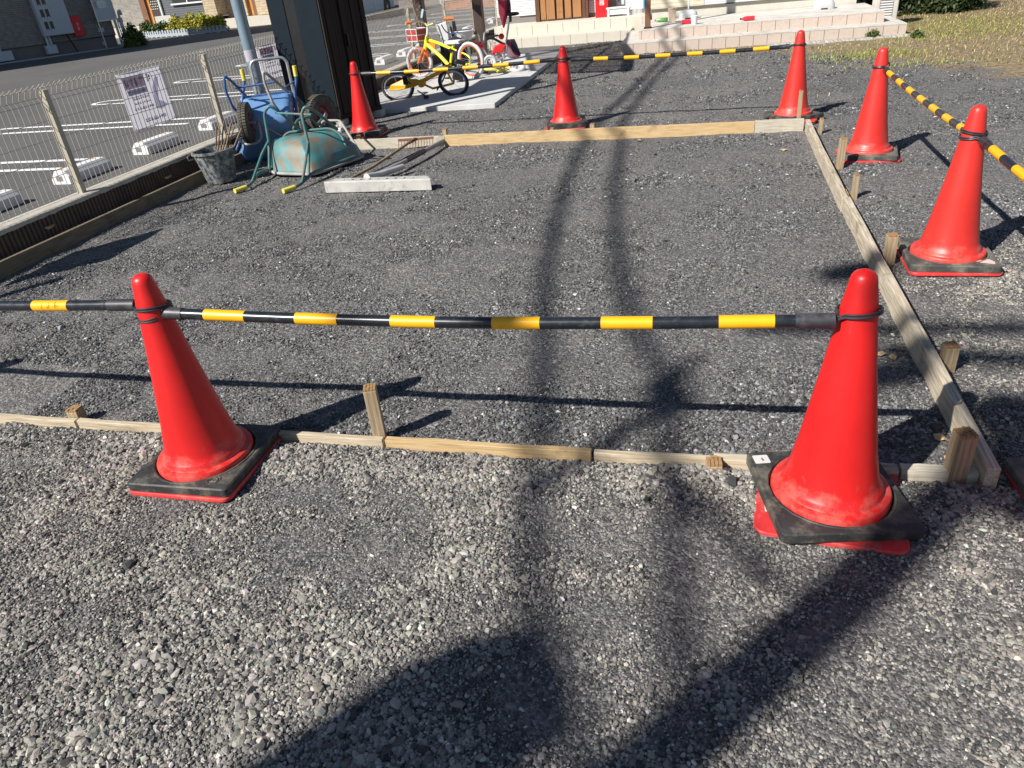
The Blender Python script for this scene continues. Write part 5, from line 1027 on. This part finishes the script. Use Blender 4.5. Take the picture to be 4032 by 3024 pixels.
for i, (x, y, s, lb) in enumerate([(2.86, 12.02, .09, 'small dark weed at the right corner of the block terrace'), (-4.17, 9.3, .07, 'small bright green weed at the foot of the wall by the slab'), (-4.05, 14.2, .22, 'low green weed clump left of the cream steps'), (2.35, 12.33, .10, 'thin dry weed in front of the block terrace')]):
    foliage_o = foliage('weed_plant', x, y, .0, s, s, s*1.1, 260, .02, GG if i != 1 else [(.25, .4, .05)], None, seed=40+i); tag(foliage_o, lb, 'weed')
# picket edging
for k, (p, q) in enumerate((((-23.4, 29.55), (-21.9, 29.05)), ((-21.9, 29.05), (-20.4, 28.75)), ((-20.4, 28.75), (-19.1, 28.85)), ((-19.1, 28.85), (-18.85, 29.3)))):
    mb = MB(); P_, Q_ = Vector((*p, 0)), Vector((*q, 0)); L = (Q_-P_).length; n = max(2, int(L/.15)); a = math.atan2((Q_-P_).y, (Q_-P_).x)
    for i in range(n): c = P_.lerp(Q_, (i+.5)/n); mb.box((c.x, c.y, .11+(.03 if i % 2 else 0)), (L/n*.62, .03, .24), a)
    c = (P_+Q_)/2; mb.box((c.x, c.y, .07), (L, .026, .10), a); tag(obj('picket_edging', mb, M['edging']), ['grey blue picket edging, leftmost length of the shrub bed', 'grey blue picket edging, second length under the yellow shrubs', 'grey blue picket edging, right front length of the shrub bed', 'short grey blue picket edging closing the right end of the bed'][k], 'garden edging', 'picket edging of the shrub bed')
# ------------------------------------------------------------------ taupe building with meter cabinet
O1 = Vector((-22.014, 23.623, 0)); a1 = math.radians(62)
b1 = thing('taupe_building', 'taupe stacked stone sided building in shade at the upper left', 'building', tuple(O1), a1)
part('wall', MB().span((-26, .02, .38), (2.10, 1.6, 10)), 'siding_taupe', b1); part('plinth', MB().span((-26, .06, -.05), (2.08, 1.58, .375)), 'plinth', b1); part('drip_edge', MB().span((-26, .01, .372), (2.11, .06, .395)), 'glass', b1)  # unseen height and left run stretched, depth cut, to shape its shadow
part('roof', MB().span((-26.3, -2.0, 10), (2.5, 1.9, 10.2)), 'dark_brown', b1); part('wall_plate', MB().span((1.54, -.02, .54), (1.73, .02, .67)), 'pvc', b1); part('wall_plate', MB().span((1.55, .0, .09), (1.65, .06, .21)), 'pvc', b1)  # roof out of view, raised and overhung to throw shade on the asphalt
def ch(name, label, cat, s, dn=0): return thing(name, label, cat, tuple(O1+Vector((s*math.cos(a1)+dn*math.sin(a1), s*math.sin(a1)-dn*math.cos(a1), 0))), a1)
t = ch('meter_cabinet', 'tall grey meter cabinet with paired dark windows on the taupe wall', 'meter cabinet', 0)
part('case', MB().span((-.38, -.25, .62), (.62, .0, 2.3)), 'meter_grey', t, bevel=.01)
for r in range(5):
    for c in range(2):
        x = -.25+.165*c+.0*r; z = .81+.375*r; w_ = part('window', MB().span((x, -.256, z), (x+.11, -.2505, z+.245)), 'glass', t); part('window_light', MB().span((x+.03, -.2585, z+.0), (x+.07, -.2562, z+.02)), 'white_plastic', w_)
part('label_plate', MB().span((.02, -.2545, 1.5), (.06, -.2505, 1.58)).span((.10, -.2545, 1.5), (.14, -.2505, 1.58)), flat('pale_green_label', (.5, .55, .35), .6), t)
part('conduit', MB().cyl((-.32, -.12, .35), (-.32, -.12, .62), .04, n=12).cyl((-.22, -.12, .35), (-.22, -.12, .62), .04, n=12), 'pvc', t, smooth=True); part('junction_box', MB().span((-.46, -.24, .07), (-.12, -.02, .34)), 'pvc', t, bevel=.006); part('support_leg', MB().beam((.38, -.10, .62), (.53, -.2, -.02), .05, .03), 'dark_brown', t)
t = ch('junction_box', 'grey box with a pipe low on the taupe wall at the left edge', 'utility box', -1.75); part('case', MB().span((-.35, -.22, .05), (.20, .0, .34)), 'pvc', t, bevel=.006); part('conduit', MB().cyl((-.10, -.1, .34), (-.10, -.1, .60), .04, n=12), 'pvc', t)
t = ch('red_fire_box', 'dark red extinguisher box with white characters on the shaded taupe wall', 'extinguisher box', .80); part('case', MB().span((-.14, -.14, .50), (.19, .0, 1.13)), 'red_box', t, bevel=.006); text_mesh('white_characters', '消\n火\n器', .085, M['white_plastic'], t, (.04, -.144, .80), (math.pi/2, 0, 0))
t = ch('notice_board', 'glazed notice board on thin white legs with pinned papers', 'notice board', 1.82, .35); part('frame', MB().span((-.36, -.02, .87), (.36, .02, .91)).span((-.36, -.02, 1.9), (.36, .02, 1.94)).span((-.36, -.02, .91), (-.32, .02, 1.9)).span((.32, -.02, .91), (.36, .02, 1.9)), 'steel', t); part('panel', MB().span((-.32, .0, .91), (.32, .015, 1.9)), 'meter_grey', t)
part('leg', MB().cyl((-.34, 0, -.02), (-.34, 0, .87), .022, n=8), 'steel', t); part('leg', MB().cyl((.34, 0, -.02), (.34, 0, .87), .022, n=8), 'steel', t); part('paper', MB().span((-.16, -.006, 1.28), (.12, -.001, 1.52)), 'white_plastic', t); part('paper', MB().span((-.29, -.006, 1.30), (-.19, -.001, 1.50)), 'banner_pink', t)
text_mesh('pinned_writing', '\n'.join(['- - - -']*3), .05, M['glass'], t, (-.02, -.008, 1.40), (math.pi/2, 0, 0), .0008)
t = ch('vent_pipe', 'thick pale pvc pipe with a hooded top at the corner of the taupe building', 'pipe', 2.38, .1); part('pipe', MB().cyl((0, 0, -.02), (0, 0, .78), .065, n=14), 'pvc', t, smooth=True); part('hood', MB().cyl((0, 0, .78), (0, 0, .92), .085, n=14).tube(cr([(0, 0, .92), (.02, 0, 1.1), (.08, 0, 1.14), (.1, 0, 1.0)], 4), .045, 8), 'pvc', t, smooth=True)
t = ch('downpipe', 'slim pale downpipe against the corner of the taupe building', 'pipe', 2.18, .08); part('pipe', MB().cyl((0, 0, -.02), (0, 0, 3.2), .045, n=10), 'pvc', t, smooth=True)
mb = MB(); mb.prism([(-26, -1.05), (2.6, -.75), (3.2, .2), (2.9, 1.5), (2.1, 1.5), (2.1, .06), (-26, .06)], -.02, .006); o = obj('gravel_strip', mb, M['gravel']); o.location = O1; o.rotation_euler = (0, 0, a1); tag(o, kind='structure')
mb = MB(); mb.beam((-26, -1.08, .012), (2.6, -.78, .012), .06, .05); mb.beam((2.6, -.78, .012), (3.25, .2, .012), .06, .05); o = obj('kerb', mb, M['edging']); o.location = O1; o.rotation_euler = (0, 0, a1); tag(o, kind='structure')
# ------------------------------------------------------------------ second building (doors and slate siding)
b2 = thing('slate_building', 'sunlit building with slate siding, beige pillars and orange wood doors', 'building', (0, 0, 0))
part('wall', MB().span((-23.75, 32.0, .55), (-21.35, 36, 5)), 'siding_slate', b2); part('pillar_cladding', MB().span((-21.34, 31.8, .50), (-20.75, 36, 5)), 'siding_beige', b2); part('wall', MB().span((-20.74, 32.6, .38), (-19.75, 36, 5)), 'siding_beige', b2)
part('wall', MB().span((-30, 33.2, .38), (-23.76, 38, 5)), 'siding_taupe', b2); part('porch_base', MB().span((-30, 31.6, -.02), (-17.5, 36, .36)), 'cream_step', b2)
dr = part('door', MB().span((-19.74, 32.75, .38), (-19.45, 32.8, 3)).span((-25.0, 32.9, .38), (-24.55, 33.0, 3)), 'orange_wood', b2); part('door_frame', MB().span((-19.44, 32.6, .38), (-19.05, 32.8, 3)).span((-24.54, 32.8, .38), (-24.4, 32.95, 3)).span((-25.3, 32.8, .38), (-25.01, 32.95, 3)), 'pillar_wood', dr)
part('wall', MB().span((-19.04, 32.2, .38), (-17.6, 36, 5)), 'siding_beige', b2)
sc_ = part('lattice_screen', MB().span((-24.38, 32.3, .38), (-23.9, 32.33, .98)), 'pillar', b2); mb = MB()
for i in range(5):
    for j in range(7): obj('lattice_hole', MB().disc((-24.33+.095*i+(.045 if j % 2 else 0), 32.295, 1.0+.10*j), (0, 1, 0), .03, .006, 8), M['foundation'], sc_)
part('lattice_screen', MB().span((-24.38, 32.30, .96), (-23.9, 32.33, 1.8)), 'dark_brown', b2); pass
wn_ = part('window', MB().span((-22.95, 31.96, 1.15), (-21.45, 32.0, 2.4)), 'glass', b2); part('window_sill', MB().span((-23.02, 31.90, 1.08), (-21.38, 32.0, 1.14)), 'white_plastic', wn_); part('window_frame', MB().span((-22.22, 31.95, 1.145), (-22.18, 31.99, 2.4)), 'white_plastic', wn_); part('downpipe', MB().cyl((-23.6, 31.95, .4), (-23.6, 31.95, 5), .05, n=8), 'white_plastic', b2)
t = thing('outdoor_unit', 'white outdoor unit partly behind the golden shrubs', 'air conditioner', (-23.1, 31.2, .0)); part('case', MB().span((-.4, 0, .1), (.4, .3, .72)), 'foundation', t, bevel=.01); part('grille', MB().disc((-.1, -.004, .4), (0, 1, 0), .22, .006), 'pvc', t)
part('foot', MB().span((-.35, .05, 0), (-.25, .25, .1)).span((.25, .05, 0), (.35, .25, .1)), 'black', t)
# far dark building and planter
b3 = thing('grey_building', 'dark grey building base seen between shed and dark pillar', 'building', (0, 0, 0)); part('wall', MB().span((-14, 36.4, .3), (-11.0, 42, 5)), 'mat_black', b3); part('plinth', MB().span((-14.02, 36.3, -.02), (-10.98, 42, .3)), 'plinth', b3); part('downpipe', MB().cyl((-11.9, 36.25, 0), (-11.9, 36.25, 4), .06, n=8), 'pvc', b3)
t = thing('brick_planter', 'low red brick planter at the far edge of the car park', 'planter', (0, 0, 0)); part('brick_wall', MB().span((-9.9, 30.2, -.02), (-4.8, 30.5, .33)), 'brick', t); part('coping', MB().span((-9.92, 30.18, .3305), (-4.78, 30.52, .37)), 'coping', t)
for i in range(5):
    x = -9.3+i*1.05; s_ = thing('garden_shrub', ['yellow green shrub in the brick planter, far left one', 'yellow green shrub in the brick planter, second from left', 'yellow green shrub in the brick planter, middle one', 'yellow green shrub in the brick planter, second from right', 'yellow green shrub in the brick planter, far right one'][i], 'shrub', (x, 31, .2), 0, 'shrubs in the brick planter'); foliage('foliage', 0, 0, 0, .62, .4, .75, 1500, .06, YG[:3]+GG[:2], s_, seed=60+i); part('stem', MB().cyl((0, 0, 0), (0, 0, .3), .03, n=6), 'handle_wood', s_)
# ------------------------------------------------------------------ van
t = thing('parked_van', 'white van parked across the car park, cut by the top of the picture', 'van', (-12.45, 29.3, 0)); mb = MB()
sec = [(0, .22), (0, .95), (-.12, 1.75), (-.30, 1.88), (-1.25, 1.88), (-1.43, 1.75), (-1.55, .95), (-1.55, .22)]; ys = [(-2.1, .9), (-2.0, 1), (1.9, 1), (2.35, .93), (2.45, .5)]; vs = []
for yy, k in ys:
    for sx, sz_ in sec: vs.append((sx, yy, .22+(sz_-.22)*k))
n = 8; mb.add(vs, [(i*n+k, i*n+(k+1) % n, (i+1)*n+(k+1) % n, (i+1)*n+k) for i in range(4) for k in range(n)]+[tuple(range(n))[::-1], tuple(4*n+k for k in range(n))]); part('body', mb, 'van', t, bevel=.03)
part('side_window', MB().add([(-.008, -1.7, 1.05), (-.008, 1.6, 1.05), (-.105, 1.4, 1.68), (-.105, -1.6, 1.68)], [(0, 1, 2, 3)]), 'glass', t); part('side_sill', MB().span((-1.5, -1.1, .18), (.012, 1.2, .26)), 'pvc', t)
for yy in (-1.45, 1.65):
    wt = bpy.data.objects.new('wheel', None); COL.objects.link(wt); wt.parent = t; wt.location = (-.08, yy, .30); part('tyre', MB().lathe([(.19, -.09), (.27, -.09), (.30, -.06), (.30, .06), (.27, .095), (.19, .09)], n=28, R=Matrix.Rotation(math.pi/2, 3, 'Y')), 'tyre_black', wt, smooth=True); part('rim', MB().disc((.03, 0, 0), (1, 0, 0), .19, .09, 20), 'black', wt); part('hub_cap', MB().disc((.08, 0, 0), (1, 0, 0), .06, .02, 14), 'steel', wt)
    part('wheel_arch', MB().disc((-.003, yy, .32), (1, 0, 0), .36, .02, 28), 'black', t)
# ------------------------------------------------------------------ utility pole and cables outside the frame (they throw the soft shadows)
K_ = Vector((.76, .905, 0))
t = thing('utility_pole', 'concrete utility pole standing behind the camera with transformer and wires', 'utility pole', (-3.30, -3.00, 0))
part('pole_shaft', MB().cyl((0, 0, -.2), (0, 0, 9.5), .10, .072, 20), 'pole_conc', t, smooth=True)
part('transformer', MB().lathe([(.0005, 3.2), (.19, 3.2), (.205, 3.25), (.205, 4.08), (.18, 4.19), (.10, 4.24), (.0005, 4.25)], (-.28, .20, 0), 24), 'pvc', t, smooth=True)
part('crossarm', MB().beam((-.7, .1, 6.2), (.7, -.1, 6.2), .07, .07), 'steel', t); pass
part('crossarm', MB().beam((0, 0, 6.55), (-1.6, -.25, 6.75), .06, .06), 'steel', t)
def gear(sx, sy, z, r, h, ax):  # unseen pole gear, added and sized for the blotches it throws
    part('unseen_gear', MB().lathe([(.0005, -h), (r*.8, -h*.9), (r, 0), (r*.8, h*.9), (.0005, h)], (sx-.76*z+3.3, sy-.905*z+3.0, z), 14, R=Matrix.Rotation(1.2, 3, ax)), 'cable', t, smooth=True)
gear(.70, 2.51, 6.5, .085, .17, 'Y'); gear(1.03, 2.20, 5.9, .12, .20, 'X'); gear(.76, 3.50, 7.2, .10, .16, 'Y'); gear(-.08, 2.30, 6.2, .075, .14, 'X'); gear(.90, 1.85, 5.2, .10, .14, 'X')
def cable(pts, z0, z1, r, label):
    n = len(pts); P = []
    for i, (x, y) in enumerate(pts): z = z0+(z1-z0)*i/(n-1); P.append((x-.76*z, y-.905*z, z))
    tag(obj('overhead_cable', MB().tube(cr(P, 5), r, 8), M['cable'], smooth=True), label, 'cable', 'overhead cables')
cable([(-.17, .80), (-.24, 1.0), (-.33, 1.20), (-.40, 1.42), (-.45, 1.64), (-.48, 1.96), (-.53, 2.23), (-.62, 2.73), (-.74, 3.41), (-.86, 4.47), (-.94, 5.3), (-.96, 6.42), (-.94, 7.61), (-.86, 8.28), (-.74, 9.72), (-.64, 10.8), (-.45, 13), (0, 17)], 6.8, 7.6, .033, 'overhead cable bundle whose shadow is the left of the two long soft lines')
cable([(.02, .85), (.01, 1.12), (-.01, 1.32), (-.02, 1.55), (-.04, 1.8), (-.06, 2.0), (-.07, 2.24), (-.09, 2.41), (-.21, 2.75), (-.35, 3.41), (-.43, 3.89), (-.5, 4.49), (-.58, 5.27), (-.64, 6.3), (-.71, 7.12), (-.68, 8.03), (-.58, 9.66), (-.45, 10.87), (-.2, 13), (.3, 17)], 6.8, 7.7, .033, 'overhead cable bundle whose shadow is the right of the two long soft lines')
cable([(-.07, 2.26), (-.22, 2.05), (-.29, 1.92), (-.40, 1.73)], 6.6, 6.0, .036, 'drip loop of cable dropping to the transformer')
cable([(.02, 2.62), (-.06, 2.38), (-.08, 2.24), (-.05, 1.98), (.0, 1.78), (.13, 1.6), (.22, 1.4)], 6.6, 6.0, .030, 'short jumper cable beside the pole head')
